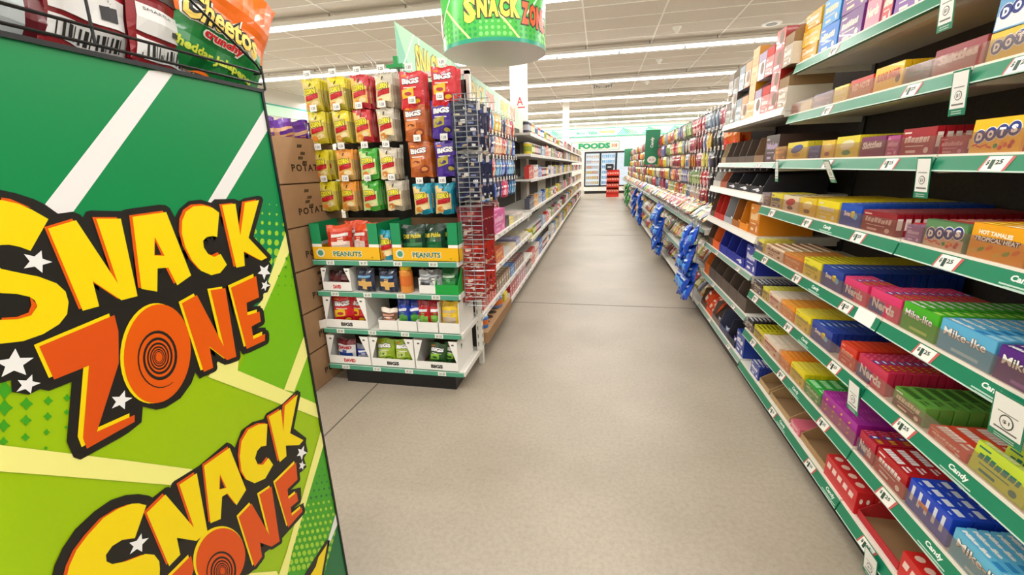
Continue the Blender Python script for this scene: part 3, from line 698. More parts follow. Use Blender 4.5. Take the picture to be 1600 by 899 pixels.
for xi in range(2):
    for yi in range(4):
        put(me1 if (xi + yi) % 2 == 0 else me2, 'chip_bag', (CX - 0.07 - xi * 0.13, 2.19 + yi * 0.13, 1.585 + 0.105 - 0.03 * xi), (random.uniform(-.2, .2), random.uniform(-.25, .1), math.pi + random.uniform(-.3, .3)),
            label='purple and orange snack bag standing in the open carton, %s, %s from the left' % (['front', 'back'][xi], ['first', 'second', 'third', 'fourth'][yi]), cat='chip bag', group='purple bags in the open carton')
# ================================================================ end-of-aisle display
EX0, EX1, EYF, EYB = -1.755, -0.80, 2.27, 2.69
def hang_hook(t, depth=0.2, tag=True):
    """peg hook facing -X with its price tag; origin at the board"""
    b = MB(); b.tube([(0, 0, 0), (-depth, 0, 0.0), (-depth - 0.012, 0, 0.014)], 0.0022, CHROME, 5); b.box(-0.004, 0, -0.012, 0.012, -0.02, 0.02, CHROME)
    hm = b.mesh('peg_hook')
    b = MB(); b.box(-depth - 0.016, -depth - 0.0145, -0.023, 0.023, -0.004, 0.034, WHITE)
    fr = frame((-depth - 0.016, 0.023, -0.004), (0, -1, 0), (0, 0, 1)); letters(b, fr, '1.25', 0.010, 0.010, 0.027, 0.015, M('2a2a2a'), 0.0004)
    return hm, b.mesh('price_tag')
HOOK, TAG = hang_hook(None)
def green_strip_mesh(x_a, x_b, y, z, h=0.03, n=4):
    b = MB(); b.box(x_a, x_b, y, y + 0.006, z - h, z, M('4f9f80', 0.3))
    fr = frame((x_a, y, z - h), (1, 0, 0), (0, 0, 1)); L = x_b - x_a
    for k in range(n):
        rect(b, fr, L * (0.1 + 0.24 * k), 0.002, 0.055, h - 0.004, STRIPW, 0.0006); letters(b, fr, '$1.25', L * (0.1 + 0.24 * k) + 0.01, 0.007, 0.036, h * 0.5, M('23694f'), 0.0012)
    rect(b, fr, 0, h - 0.004, L, 0.004, M('cfe3d8'), 0.0005)
    return b
t = thing('end_cap_shelving', 'green edged end of aisle shelving unit facing the camera, hung with snack bags', 'shelving unit')
b = MB(); b.box(EX0 + 0.10, EX1 - 0.075, EYF + 0.03, EYB, 0, 0.10, M('0c0c0e', 0.35)); b.build('kick_plate', t)
b = MB(); b.box(EX0 + 0.02, EX1 - 0.02, EYB, EYB + 0.015, 0.10, 1.90, PEG)
for i in range(36):
    for j in range(0): pass
b.build('pegboard', t)
b = MB(); b.box(EX0 + 0.0, EX0 + 0.03, EYB, EYB + 0.04, 0, 1.95, SHELF); b.box(EX1 - 0.03, EX1, EYB, EYB + 0.04, 0, 1.95, SHELF); b.box(EX0, EX1, EYB, EYB + 0.03, 1.93, 1.96, SHELF); b.build('upright_frame', t)
for i, z in enumerate((0.137, 0.395, 0.648, 0.852)):
    b = MB(); b.box(EX0 + 0.01, EX1 - 0.01, EYF + 0.006, EYB, z - 0.025, z, SHELF)
    b.box(EX1 - 0.012, EX1, EYF + 0.01, EYB, z - 0.03, z + 0.002, M('ece9e1')); s = b.build('shelf', t)
    green_strip_mesh(EX0, EX1 - 0.01, EYF, z + 0.002, 0.032).build('price_strip', s)
hooks = [(1.935, [(487, 'olive'), (526, 'yellow'), (564, 'red'), (601, 'cream')]), (1.745, [(497, 'olive'), (533, 'yellow'), (567, 'red'), (603, 'cream')]),
         (1.520, [(503, 'olive'), (539, 'orange'), (575, 'green'), (608, 'cream')]), (1.325, [(513, 'olive'), (546, 'orange'), (580, 'green'), (617, 'cream')])]
CB = {'olive': corn_bag('b8a51a', 'd9c468', 'd8c814', 0.3), 'yellow': corn_bag('a8991c', 'e3c97a', 'ecd81e', 1.9), 'red': corn_bag('a81c26', 'f0c060', 'c8202a', 2.6),
      'cream': corn_bag('a89a84', 'f0dcae', 'cfc6b4', 3.4), 'orange': corn_bag('b08a4a', 'f0b860', 'e9952c', 4.1), 'green': corn_bag('3a9a2a', 'cfe39a', '3faa2e', 5.2), 'blue': corn_bag('1a8ca8', 'f0cf88', '1a9cb8', 6.0)}
CN = {'olive': 'olive yellow', 'yellow': 'bright yellow', 'red': 'red topped', 'cream': 'cream white', 'orange': 'orange', 'green': 'green', 'blue': 'teal blue'}
ROWN = ['top', 'second', 'third', 'fourth']
RZE = math.pi / 2
DEC = {}
def hang(x, z, mesh, n, lab, grp, top_gap=0.006, dep=0.2, cat='snack bag', hy=EYB, wob=0.10):
    h = put(HOOK, 'peg_hook', (x, hy, z), (0, 0, RZE), t); put(TAG, 'price_tag', (0, 0, 0), parent=h)
    for k in range(n):
        yy = hy - dep + 0.012 + k * 0.030
        put(mesh, 'snack_bag', (x + random.uniform(-.004, .004), yy, z - top_gap), (random.uniform(-.03, .03), random.uniform(-0.03, 0.04), RZE + random.uniform(-wob, wob)),
            label=('front ' + lab) if k == 0 else (lab + ', behind the front one'), cat=cat, group=grp if k == 0 else grp + ', behind the front one')
for ri, (z, items) in enumerate(hooks):
    for px, key in items:
        x = at_y(px, [150, 205, 258, 312][ri], EYB - 0.2).x
        hang(x, z, CB[key], 4, '%s corn snack bag, %s row of end display' % (CN[key], ROWN[ri]), '%s corn snack bags, %s row' % (CN[key], ROWN[ri]))
BG = {'red': bigs_bag('d8202c', 'b41420', 'f0c21c', 0.5), 'brown': bigs_bag('b85a1e', '8a3a14', 'e08a4a', 1.5), 'violet': bigs_bag('4a2a9a', '2e1a70', 'b8a83a', 2.5)}
for (px, z, key, nm, row) in ((648, 1.930, 'red', 'red', 'top'), (698, 1.942, 'red', 'red', 'top right'), (649, 1.755, 'brown', 'copper brown', 'second'), (692, 1.765, 'violet', 'violet', 'second'), (652, 1.545, 'brown', 'copper brown', 'third'), (694, 1.545, 'violet', 'violet', 'third')):
    x = at_y(px, 200, EYB - 0.2).x
    hang(x, z, BG[key], 4, '%s sunflower seed bag, %s row of the end display' % (nm, row), '%s seed bags, %s row' % (nm, row))
for (px, w_) in ((660, 'left of two'), (695, 'right of two')):
    x = at_y(px, 318, EYB - 0.2).x
    hang(x, 1.30, CB['blue'], 4, 'teal blue corn snack bag in the fourth row, %s' % w_, 'teal corn snack bags, %s' % w_)
# bare clear tag arms standing up above the top row
b = MB()
for px in (508, 532, 553, 590, 596): 
    p = at_y(px, 110, EYB); b.tube([(p.x, EYB, 1.93), (p.x - 0.01, EYB - 0.05, 2.02), (p.x - 0.04, EYB - 0.10, 2.06)], 0.003, M('d9d6d0', 0.2), 5)
b.build('label_arm', t)

# things on the four shelves, placed by where they stand
def on_end(mesh, name, px, z, lab, cat, y=None, rz=0.0, grp=None, dy=0.0, lean=0.0, W=None):
    yy = (EYF + 0.012 if y is None else y)
    x = at_y(px, 300, yy).x
    # solve the column at the thing's own height
    for _ in range(3):
        a = (px - 800) / FPX; zz = z - CAM_H
        x = (a * (MR[2][1] * yy + MR[2][2] * zz) - (MR[0][1] * yy + MR[0][2] * zz)) / (MR[0][0] - a * MR[2][0])
    return put(mesh, name, (x, yy + dy, z), (lean, 0, RZE + rz), label=lab, cat=cat, group=grp)
def xat(px, yy, z):
    a = (px - 800) / FPX; zz = z - CAM_H
    return (a * (MR[2][1] * yy + MR[2][2] * zz) - (MR[0][1] * yy + MR[0][2] * zz)) / (MR[0][0] - a * MR[2][0])
def peanut_tray(L, D, H):
    b = MB(); w = 0.003; Gm, Ym, Wm, Im = M('0d8f56', 0.5), M('f2b90c', 0.45), M('f2efe6', 0.5), M('7a5c3e', 0.85)
    x0, x1, y0, y1 = -D / 2, D / 2, -L / 2, L / 2; fh = H * 0.42
    b.box(x0, x1, y0, y1, 0, w, Ym, t=Im); b.box(x1 - w, x1, y0, y1, w, H, Gm, nx=Im)
    def wall(a0, a1, c0, c1):
        b.box(a0, a1, c0, c1, 0, H * 0.34, Ym); b.box(a0, a1, c0, c1, H * 0.34, H * 0.44, Wm); b.box(a0, a1, c0, c1, H * 0.44, H, Gm)
    wall(x0, x1, y0, y0 + w); wall(x0, x1, y1 - w, y1)
    b.box(x0, x0 + w, y0, y1, 0, H * 0.36, Ym, px=Im)
    for s in (-1, 1):      # tall corner posts of the cut-out front
        a, c = (y0, y0 + L * 0.15) if s < 0 else (y1 - L * 0.15, y1)
        b.box(x0, x0 + w, a, c, H * 0.36, H * 0.44, Wm, px=Im); b.box(x0, x0 + w, a, c, H * 0.44, H, Gm, px=Im)
    fr = frame((x0, y1, 0), (0, -1, 0), (0, 0, 1))
    letters(b, fr, 'PEANUTS', L * 0.30, H * 0.085, L * 0.44, H * 0.17, M('f8f2da'), 0.0006, 0.07); letters(b, fr, 'PEANUTS', L * 0.31, H * 0.10, L * 0.42, H * 0.14, M('14775a'), 0.0010, 0.03)
    blob(b, fr, L * 0.12, H * 0.19, L * 0.07, H * 0.13, M('e9e4c8'), 0.0006, 7); blob(b, fr, L * 0.12, H * 0.19, L * 0.045, H * 0.085, M('4a9a80'), 0.001, 7)
    blob(b, fr, L * 0.88, H * 0.08, L * 0.012, H * 0.02, M('a87c10'), 0.001, 10)
    return b.mesh('peanut_tray')
Z3 = 0.854
L1_ = xat(606, EYF, Z3) - xat(490, EYF, Z3); L2_ = xat(718, EYF, Z3) - xat(613, EYF, Z3)
for (pa_, pb_, lab) in ((489, 594, 'yellow and green PEANUTS display tray holding red bags'), (613, 717, 'yellow and green PEANUTS display tray holding dark green bags')):
    xa, xb = xat(pa_, EYF, Z3), xat(pb_, EYF, Z3); L = xb - xa
    put(peanut_tray(L, 0.30, 0.225), 'display_tray', ((xa + xb) / 2, EYF + 0.16, Z3), (0, 0, RZE), label=lab, cat='display tray')
    red = 'red bags' in lab
    for k in range(4 if red else 3):
        c = ('c8321c', 'e0522a', 'f0d8c8') if red else ('12402c', '0f3322', '2c7a44')
        me = plain_bag(c[0], c[1], c[2], k + 0.7, 0.15, 0.19, 0.028, None if red else 'Dill Pickle', 'e8e2da' if red else 'd8c83a')
        lx = (xa + xb) / 2 + (-0.08, 0.06, -0.01, 0.04)[k] if red else (xa + xb) / 2 + (-0.10, 0.02, 0.11)[k]
        put(me, 'snack_bag', (lx, EYF + 0.095 + 0.045 * k + (0 if red else 0.0), Z3 + (0.205 if k != 2 or not red else 0.222)), (0, 0.12 + (0.1 if red and k < 2 else 0), RZE + (0.5, -0.4, 0.2, -0.1)[k] * (1 if red else 0.3)),
            label='%s peanut bag lying in the %s PEANUTS tray, %s' % ('orange red' if red else 'dark green', 'left' if red else 'right', ['leftmost', 'rightmost', 'between the others', 'behind the others'][k] if red else ['leftmost', 'in the middle', 'rightmost'][k]), cat='snack bag')
p = xat(603, EYF + 0.02, Z3)
put(CB['blue'], 'snack_bag', (p, EYF + 0.05, Z3 + 0.182), (0, 0.05, RZE), label='teal blue corn snack bag standing between the two PEANUTS trays', cat='snack bag')

def white_tray(L, D, H, fh, txt, tc, sloped=True, flap=False):
    b = MB(); w = 0.003; A, I = M('f1efe9', 0.55), M('6d5238', 0.85)
    x0, x1, y0, y1 = -D / 2, D / 2, -L / 2, L / 2
    b.box(x0, x1, y0, y1, 0, w, A, t=I); b.box(x1 - w, x1, y0, y1, w, H, A, nx=I)
    prof = [(x0 + w, w), (x1 - w, w), (x1 - w, H), (x0 + w, H)]
    for ya, yb in ((y0, y0 + w), (y1 - w, y1)): b.prism(prof, 'y', ya, yb, A)
    b.box(x0, x0 + w, y0, y1, 0, fh, A, px=I)
    if sloped:
        for s in (-1, 1):
            e0 = y0 if s < 0 else y1; e1 = y0 + L * 0.20 if s < 0 else y1 - L * 0.20; em = y0 + L * 0.03 if s < 0 else y1 - L * 0.03
            pts = [(e0, fh), (em, fh), (e1, H), (e0, H)]
            b.prism(pts, 'x', x0, x0 + w, A)
            q = frame((x0, 0, 0), (0, -1, 0), (0, 0, 1)); rect(b, q, -(e0 + (e1 - e0) * .5) - 0.008, H * 0.86, 0.016, H * 0.05, M('55504c'), 0.0006)
    fr = frame((x0, y1, 0), (0, -1, 0), (0, 0, 1))
    if txt: letters(b, fr, txt, L * 0.36, fh * 0.28, L * 0.28, fh * 0.42, M(tc), 0.0006, 0.06)
    if flap: b.prism([(y1, 0.0), (y1 + 0.06, -0.012), (y1 + 0.055, fh * 0.75), (y1, fh)], 'x', x0 - 0.004, x0 - 0.001, A)
    return b.mesh('display_tray')
def trayat(pa_, pb_, z, D, H, fh, txt, tc, lab, sloped=True, flap=False, c=None):
    xa, xb = xat(pa_, EYF, z), xat(pb_, EYF, z)
    me = white_tray(xb - xa, D, H, fh, txt, tc, sloped, flap) if c is None else tray(xb - xa, D, H, fh, c, c, txt, tc)
    put(me, 'display_tray', ((xa + xb) / 2, EYF + 0.008 + D / 2, z), (0, 0, RZE), label=lab, cat='display tray'); return (xa + xb) / 2, xb - xa
def bags_in(cx, z, items, y=0.05, prefix=''):
    for k, (dx, c1, c2, c3, txt, tc, w_, h_, lab) in enumerate(items):
        me = plain_bag(c1, c2, c3, k + dx * 9, w_, h_, 0.026, txt, tc)
        put(me, 'snack_bag', (cx + dx, EYF + y + 0.004 * k, z + h_ + 0.002), (0, 0.08, RZE + (0.12 if k % 2 else -0.12)), label=lab, cat='snack bag')
# third shelf
Z2 = 0.650
cx, L = trayat(505, 549, Z2, 0.25, 0.15, 0.06, 'DAVID', 'c8242c', 'white seed tray with red print and dark bags, second shelf down')
bags_in(cx, Z2, [(-0.03, '4a1418', '35100f', '5c2020', None, '6a2a2a', 0.10, 0.12, 'dark maroon seed bag, left one in the red printed tray, second shelf down'), (0.04, '4a1418', '35100f', '5c2020', None, '6a2a2a', 0.10, 0.115, 'dark maroon seed bag, right one in the red printed tray, second shelf down')], 0.06)
bags_in(xat(570, EYF, Z2), Z2, [(0, '1c2748', '101830', 'e8b868', None, '7ab0d8', 0.135, 0.145, 'navy peanut bag with gold peanuts, nearer the white seed tray')], 0.04)
bags_in(xat(605, EYF, Z2), Z2, [(0, '1c2748', '101830', 'e8b868', None, '7ab0d8', 0.135, 0.145, 'navy peanut bag with gold peanuts, nearer the orange jar')], 0.04)
def jar(r, h, body, lid, name='snack_jar', lab='', x=0, y=0, z=0):
    t_ = thing(name, lab, 'jar', (x, y, z))
    b = MB(); b.cyl((0, 0, 0), r, r, h * 0.8, M(body, 0.3), 20); b.cyl((0, 0, h * 0.25), r * 1.01, r * 1.01, h * 0.4, M('d8702c' if body != '7a3a20' else '9a4a2a', 0.3), 20); b.cyl((0, 0, h * 0.8), r, r * 0.8, h * 0.06, M(body), 20); b.build('jar_body', t_)
    b = MB(); b.cyl((0, 0, h * 0.86), r * 0.88, r * 0.88, h * 0.14, M(lid, 0.4), 20); b.build('lid', t_)
jar(0.040, 0.165, 'e0903c', 'e8c41c', lab='orange peanut jar with a yellow lid on the second shelf down', x=xat(631, EYF, Z2), y=EYF + 0.055, z=Z2)
jar(0.034, 0.15, '7a3a20', '4a1c14', lab='brown nut jar with a dark lid behind the orange jar', x=xat(650, EYF, Z2) + 0.01, y=EYF + 0.13, z=Z2)
cx, L = trayat(655, 680, Z2, 0.22, 0.10, 0.055, None, '444444', 'plain grey white tray of silver bags beside the green tray', True)
bags_in(cx, Z2, [(-0.02, '8a8d90', 'b9bcc0', '5c5f64', None, 'd8dadc', 0.10, 0.135, 'silver snack bag, left one in the grey white tray'), (0.03, 'a9acb0', '77797d', 'd8dadc', None, '5c5f64', 0.10, 0.14, 'silver snack bag, right one in the grey white tray')], 0.06)
cx, L = trayat(680, 716, Z2, 0.24, 0.155, 0.06, None, '0a5a26', 'bright green open display tray at the right end of the second shelf down', c='0fa03c')
bags_in(cx, Z2, [(0, '1a6a34', '0f5a28', '4aaa5c', None, 'c8e0c8', 0.12, 0.15, 'dark green bag standing in the bright green tray')], 0.08)
# second shelf
Z1 = 0.397
cx, L = trayat(510, 575, Z1, 0.30, 0.215, 0.06, 'BIGS', '2a2826', 'white tray of red seed bags with a folded out flap, third shelf down', flap=True)
for k, dx in enumerate((-0.045, 0.055)):
    put(BG['red'], 'snack_bag', (cx + dx, EYF + 0.07 + 0.02 * k, Z1 + 0.207), (0.0, 0.05, RZE + (0.15, -0.2)[k]), label='red sunflower seed bag, %s one in the flap fronted white tray' % ('left', 'right')[k], cat='snack bag')
for i, (pa_, pb_, c1, c2, c3, nm, txt) in enumerate(((592, 621, '6a4a3a', 'e8d8c8', 'd89a80', 'brown and pink', None), (622, 651, '1438a8', '0c2c88', '4a9a3a', 'royal blue', 'PISTACHIO'), (653, 684, 'b8141c', '98101a', '7ab84a', 'deep red', 'PISTACHIO'), (686, 718, 'e8c418', 'd8b010', 'c8b49a', 'bright yellow', None))):
    cx, L = trayat(pa_, pb_, Z1, 0.30, 0.20 if i == 3 else 0.075, 0.07, ['nut', 'WONDERFUL', 'WONDERFUL', 'GOOD'][i] if i in () else None, '888480', 'small white tray of %s bags, third shelf down' % nm, False)
    b = MB(); fr = frame((cx - L / 2, EYF + 0.008, Z1), (1, 0, 0), (0, 0, 1))
    for k in range(2):
        me = plain_bag(c1, c2, c3, k + i * 2.1, 0.085 if i in (1, 2) else 0.12, 0.175 if i else 0.12, 0.024, None, 'e8e8f0' if i in (1, 2) else c3)
        if i in (0, 3) and k: continue
        put(me, 'snack_bag', (cx + ((-0.03, 0.04)[k] if i in (1, 2) else 0.0), EYF + 0.05 + 0.012 * k, Z1 + (0.200 if i else 0.14)), (0, 0.05, RZE + (-0.1, 0.12)[k]), label='%s nut bag standing in its white tray%s' % (nm, '' if i in (0, 3) else ', ' + ('left', 'right')[k] + ' one of two'), cat='snack bag')
# lowest shelf
Z0 = 0.139
cx, L = trayat(515, 579, Z0, 0.32, 0.205, 0.06, 'DAVID', 'c8242c', 'white seed tray with red print on the lowest shelf of the end display')
bags_in(cx, Z0, [(-0.04, 'd8d6d8', '6a1c24', '2a4a9a', 'DAVID', 'b8202c', 0.15, 0.16, 'silver seed bag with blue base, left one in the lowest tray'), (0.085, '1c3a9a', '6a6a78', 'b8bcc8', None, 'e0e4ee', 0.11, 0.13, 'blue seed bag, right one in the lowest left tray')], 0.06)
cx, L = trayat(581, 648, Z0, 0.32, 0.205, 0.06, 'BIGS', '2a2826', 'white tray of lime green bags in the middle of the lowest shelf')
LG = bigs_bag('9ab82a', '4a7a1c', 'c8d87a', 3.1, 0.13, 0.175)
for k, dx in enumerate((-0.065, 0.065)):
    put(LG, 'snack_bag', (cx + dx, EYF + 0.06, Z0 + 0.180), (0, 0.05, RZE), label='lime green dill pickle seed bag, %s one of two in the middle lowest tray' % ('left', 'right')[k], cat='snack bag')
cx, L = trayat(650, 716, Z0, 0.32, 0.205, 0.06, 'BIGS', '2a2826', 'white tray at the right end of the lowest shelf, half empty')
DG = bigs_bag('2c5a2c', '1a3a1c', '8ac83a', 4.4, 0.12, 0.16)
for k, dx in enumerate((0.0, 0.09)):
    put(DG, 'snack_bag', (cx + dx, EYF + 0.07 + 0.02 * k, Z0 + 0.165), (0.1, 0.05, RZE), label='dark green seed bag, %s one in the half empty right tray' % ('left', 'right')[k], cat='snack bag')
# tall plain white carton sides to the right of the trays
for (z, lab) in ((Z0, 'lowest shelf'), (Z1, 'third shelf down')): pass

# green clip sign on top of the display
p = at_y(620, 100, EYB); t2 = thing('sign_holder', 'small green plastic T shaped sign holder above the end display', 'sign holder', (p.x, EYB, 0))
b = MB(); b.box(-0.055, 0.055, -0.04, 0.01, p.z - 0.028, p.z - 0.008, M('0f9a48', 0.4)); b.build('bar', t2); b = MB(); b.box(-0.014, 0.014, -0.02, 0.0, p.z - 0.008, p.z + 0.04, M('0f9a48', 0.4)); b.box(-0.003, 0.003, -0.01, 0.0, 1.95, p.z - 0.02, M('c8c8c4', 0.4)); b.build('stem', t2)

# wire wing rack at the right of the end display, hung with pouches
WX0, WX1, WY = -0.792, -0.662, 2.35
t3 = thing('wire_grid_rack', 'narrow grey wire grid rack on the corner of the end display', 'wire rack')
b = MB()
for x in (WX0, (WX0 + WX1) / 2, WX1): b.tube([(x, WY, 0.565), (x, WY, 1.765)], 0.0028, WIRE, 5)
n = 44
for k in range(n + 1):
    z = 0.565 + 1.2 * k / n; b.tube([(WX0 - 0.004, WY, z), (WX1 + 0.004, WY, z)], 0.0022 if k % 5 else 0.003, WIRE, 5)
b.build('front_grid', t3)
b = MB()
for x in (WX0,):
    for k in range(9):
        z = 0.565 + 1.2 * k / 8; b.tube([(x, WY, z), (x, WY + 0.34, z)], 0.0022, WIRE, 5)
    for k in range(4): b.tube([(x, WY + 0.34 * k / 3, 0.565), (x, WY + 0.34 * k / 3, 1.765)], 0.0025, WIRE, 5)
b.build('side_grid', t3)
def spotted(me_args, seed):
    rr = random.Random(seed); c1, c2, c3 = me_args[:3]
    b = Bag(0.15, me_args[4], 0.02, F(c1), lambda u, v: F(c2) if v > .86 or v < .06 else F(c1), nx=10, ny=12, seed=seed)
    for q in range(26): b.rc(rr.uniform(.06, .8), rr.uniform(.06, .88), rr.uniform(.08, .26), rr.uniform(.03, .09), M(rr.choice(me_args[5])), 0.0006)
    return b.mesh('jerky_pouch')
NAVY = plain_bag('1a2244', '12182e', '303a6a', 0.9, 0.15, 0.26, 0.02, None, 'e2e2e0'); NV2 = plain_bag('20284a', 'c9c6c0', '7a6a5a', 1.4, 0.15, 0.27, 0.022, None, 'd8d0c4')
DR = plain_bag('7a1424', '5c101c', 'a8303a', 2.2, 0.15, 0.23, 0.022, None, 'c8a8a0'); RD = plain_bag('b8281c', '8c1c18', 'd86a4a', 3.2, 0.15, 0.20, 0.022, None, 'e8d8cc')
NAVY = spotted(('1a2244', '12182e', '', 0, 0.26, ['f0f0f0', '3a4a8a', '8a94b8', '0c1024', 'c8b8a0']), 3); NV2 = spotted(('222a4c', 'd8d4cc', '', 0, 0.27, ['f0f0f0', 'b0765a', '8a94b8', '0c1024', 'd8d0c4']), 5)
DR = spotted(('7a1424', '5c101c', '', 0, 0.23, ['e8d0c8', 'a8303a', '4a0c16', 'c87a6a']), 7); RD = spotted(('b8281c', '8c1c18', '', 0, 0.20, ['f0d8cc', 'e0603a', '6a100c', 'd8a890']), 9)
wl = [(1.74, NAVY, NV2, 'navy jerky pouch', 'top'), (1.455, NAVY, NV2, 'navy jerky pouch', 'second'), (1.165, DR, DR, 'maroon jerky pouch', 'third'), (0.965, RD, RD, 'red jerky pouch', 'fourth'), (0.775, RD, RD, 'bright red jerky pouch', 'lowest')]
for z, m1, m2, nm, rw in wl:
    for k in range(5):
        o = put(m1 if k % 2 == 0 else m2, 'jerky_pouch', (WX0 + 0.035 + 0.005 * k, WY + 0.055 + 0.062 * k, z), (random.uniform(-.05, .05), -0.05, RZE + 0.55 + random.uniform(-.12, .12)),
                label='%s in the %s tier of the corner wire rack%s' % (nm, rw, ', nearest the grid' if k == 0 else ', behind the nearest'), cat='pouch', group='%s, %s tier%s' % (nm, rw, '' if k == 0 else ' behind'))
        h = MB()
b = MB()
for z, *_ in wl:
    b.tube([(WX0, WY + 0.02, z + 0.004), (WX1 + 0.05, WY + 0.05, z + 0.004)], 0.002, CHROME, 5); b.tube([(WX0, WY + 0.2, z + 0.004), (WX1 + 0.05, WY + 0.22, z + 0.004)], 0.002, CHROME, 5)
b.build('hanging_arm', t3)
# ================================================================ right-hand gondola run
RB = 1.385                                     # face of its back board
def strip_prof(xf, z, h): return [(xf, z - h), (xf + 0.012, z + 0.001), (xf + 0.020, z + 0.001), (xf + 0.020, z - h)]
def shelf_part(t, y0, y1, xf, z, strip='green', guard=True, tags=(), words=(), h=0.045, side=1):
    """side 1: faces -X (right-hand run); mirrored bays use a rotated parent"""
    b = MB(); b.box(xf + 0.018, RB, y0 + 0.003, y1 - 0.003, z - 0.022, z, SHELF); b.box(xf + 0.02, RB - 0.02, y0 + 0.003, y0 + 0.012, z - 0.05, z - 0.02, SHELF); b.box(xf + 0.02, RB - 0.02, y1 - 0.012, y1 - 0.003, z - 0.05, z - 0.02, SHELF)
    b.box(xf + 0.10, xf + 0.14, y0 + 0.01, y1 - 0.01, z - 0.032, z - 0.02, SHELF)
    s = b.build('shelf', t)
    c = {'green': M('1c7f5c', 0.3), 'white': M('eeebe3', 0.35), 'grey': M('7fa392', 0.3)}[strip]
    b = MB(); b.prism(strip_prof(xf, z, h), 'y', y0 + 0.004, y1 - 0.004, c)
    b.prism([(xf + 0.0105, z - 0.007), (xf + 0.0115, z + 0.003), (xf + 0.022, z + 0.003), (xf + 0.020, z - 0.007)], 'y', y0 + 0.003, y1 - 0.003, M('e6dfd0', 0.4))
    fr = frame((xf, y1, z - h), (0, -1, 0), (0.012, 0, h))
    rect(b, fr, 0.004, 0.0, y1 - y0 - 0.008, 0.004, M('bfd6c9' if strip == 'green' else 'd9d5cc'), 0.0006)
    for ww, yy in words:
        letters(b, fr, ww, y1 - yy, h * 0.36, 0.062, h * 0.42, M('e9f1ea'), 0.0008, 0.04); rect(b, fr, y1 - yy - 0.02, h * 0.18, 0.10, h * 0.08, M('b8d4c4'), 0.0006); rect(b, fr, y1 - yy - 0.005, h * 0.06, 0.07, h * 0.06, M('b8d4c4'), 0.0006)
    b.build('price_strip', s)
    for yy in tags: 
        b = MB(); w = 0.078
        rect(b, fr, y1 - yy - w / 2, 0.003, w, h - 0.008, M('c8605a', 0.4), 0.0010, 0.012); rect(b, fr, y1 - yy - w / 2 + 0.007, 0.003, w - 0.014, h - 0.008, M('f1efe8', 0.4), 0.0014, 0.010)
        letters(b, fr, '$', y1 - yy - 0.022, h * 0.36, 0.009, h * 0.30, M('2c4a3e'), 0.0020, 0.03, 0.2); letters(b, fr, '1', y1 - yy - 0.010, h * 0.18, 0.011, h * 0.52, M('2c4a3e'), 0.0020, 0.10); letters(b, fr, '25', y1 - yy + 0.004, h * 0.42, 0.020, h * 0.26, M('2c4a3e'), 0.0020, 0.03, 0.1)
        b.build('price_tag', s)
    if guard:
        b = MB(); b.box(xf + 0.016, xf + 0.0175, y0 + 0.006, y1 - 0.006, z + 0.002, z + 0.058, CLEAR); b.build('clear_guard', s)
    return s
def bay(y0, y1, label, xbase=0.92, kick=0.965, top=2.02, board=PEG, group=None):
    t = thing('shelving_unit', label, 'shelving unit', group=group)
    b = MB(); b.box(kick, RB + 0.40, y0, y1, 0.0, 0.075, M('0e0e10', 0.35)); b.build('kick_plate', t)
    b = MB(); b.box(RB, RB + 0.02, y0, y1, 0.075, top, board)
    b.build('back_board', t)
    for yy in (y0 + 0.012, y1 - 0.012):
        b = MB(); b.box(RB - 0.012, RB, yy - 0.012, yy + 0.012, 0.075, top + 0.01, M('2b2926', 0.5))
        for k in range(26): b.box(RB - 0.013, RB - 0.012, yy - 0.003, yy + 0.003, 0.16 + k * 0.07, 0.185 + k * 0.07, M('0a0a0a'))
        b.build('upright', t)
    return t
LV = {0: (0.122, 0.92), 1: (0.350, 0.92), 2: (0.605, 0.92), 3: (0.855, 0.92), 4: (1.120, 0.92), 5: (1.375, 0.965), 6: (1.610, 1.0), 7: (1.862, 1.0)}
LN = {0: 'base shelf', 1: 'second shelf up', 2: 'third shelf up', 3: 'fourth shelf up', 4: 'fifth shelf up', 5: 'eye level shelf', 6: 'second highest shelf', 7: 'top shelf'}
TAGS = {5: (1550, 1386, 1290), 4: (1475, 1337, 1258, 1204), 3: (1440, 1318, 1242, 1193), 2: (1408, 1300, 1229, 1178), 1: (1380, 1283, 1218, 1175), 0: (1350, 1263, 1205), 6: (1590, 1420, 1290), 7: (1300,)}
WORDS = {5: (), 4: (1586, 1296), 3: (1541, 1278), 2: (1490, 1262), 1: (1454, 1248), 0: (1300, 1228), 6: (), 7: ()}
Y_A, Y_B, Y_C, Y_D = 0.305, 1.525, 2.745, 3.965
tA = bay(Y_A, Y_B, 'nearest right hand candy shelving unit with green price strips', top=2.15)
tB = bay(Y_B, Y_C, 'second right hand candy shelving unit, its green strips meeting the nearest unit', top=2.15)
for lv, (z, xf) in LV.items():
    for t, a, c in ((tA, Y_A, Y_B), (tB, Y_B, Y_C)):
        tg = [y for y in (y_on(p, xf, z - 0.02) for p in TAGS[lv]) if a + 0.05 < y < c - 0.05]
        wd = [('Candy', y) for y in (y_on(p - 12, xf, z - 0.02) for p in WORDS[lv]) if a + 0.05 < y < c - 0.05]
        shelf_part(t, a, c, xf, z, 'green', 1 <= lv <= 6, tg, wd)
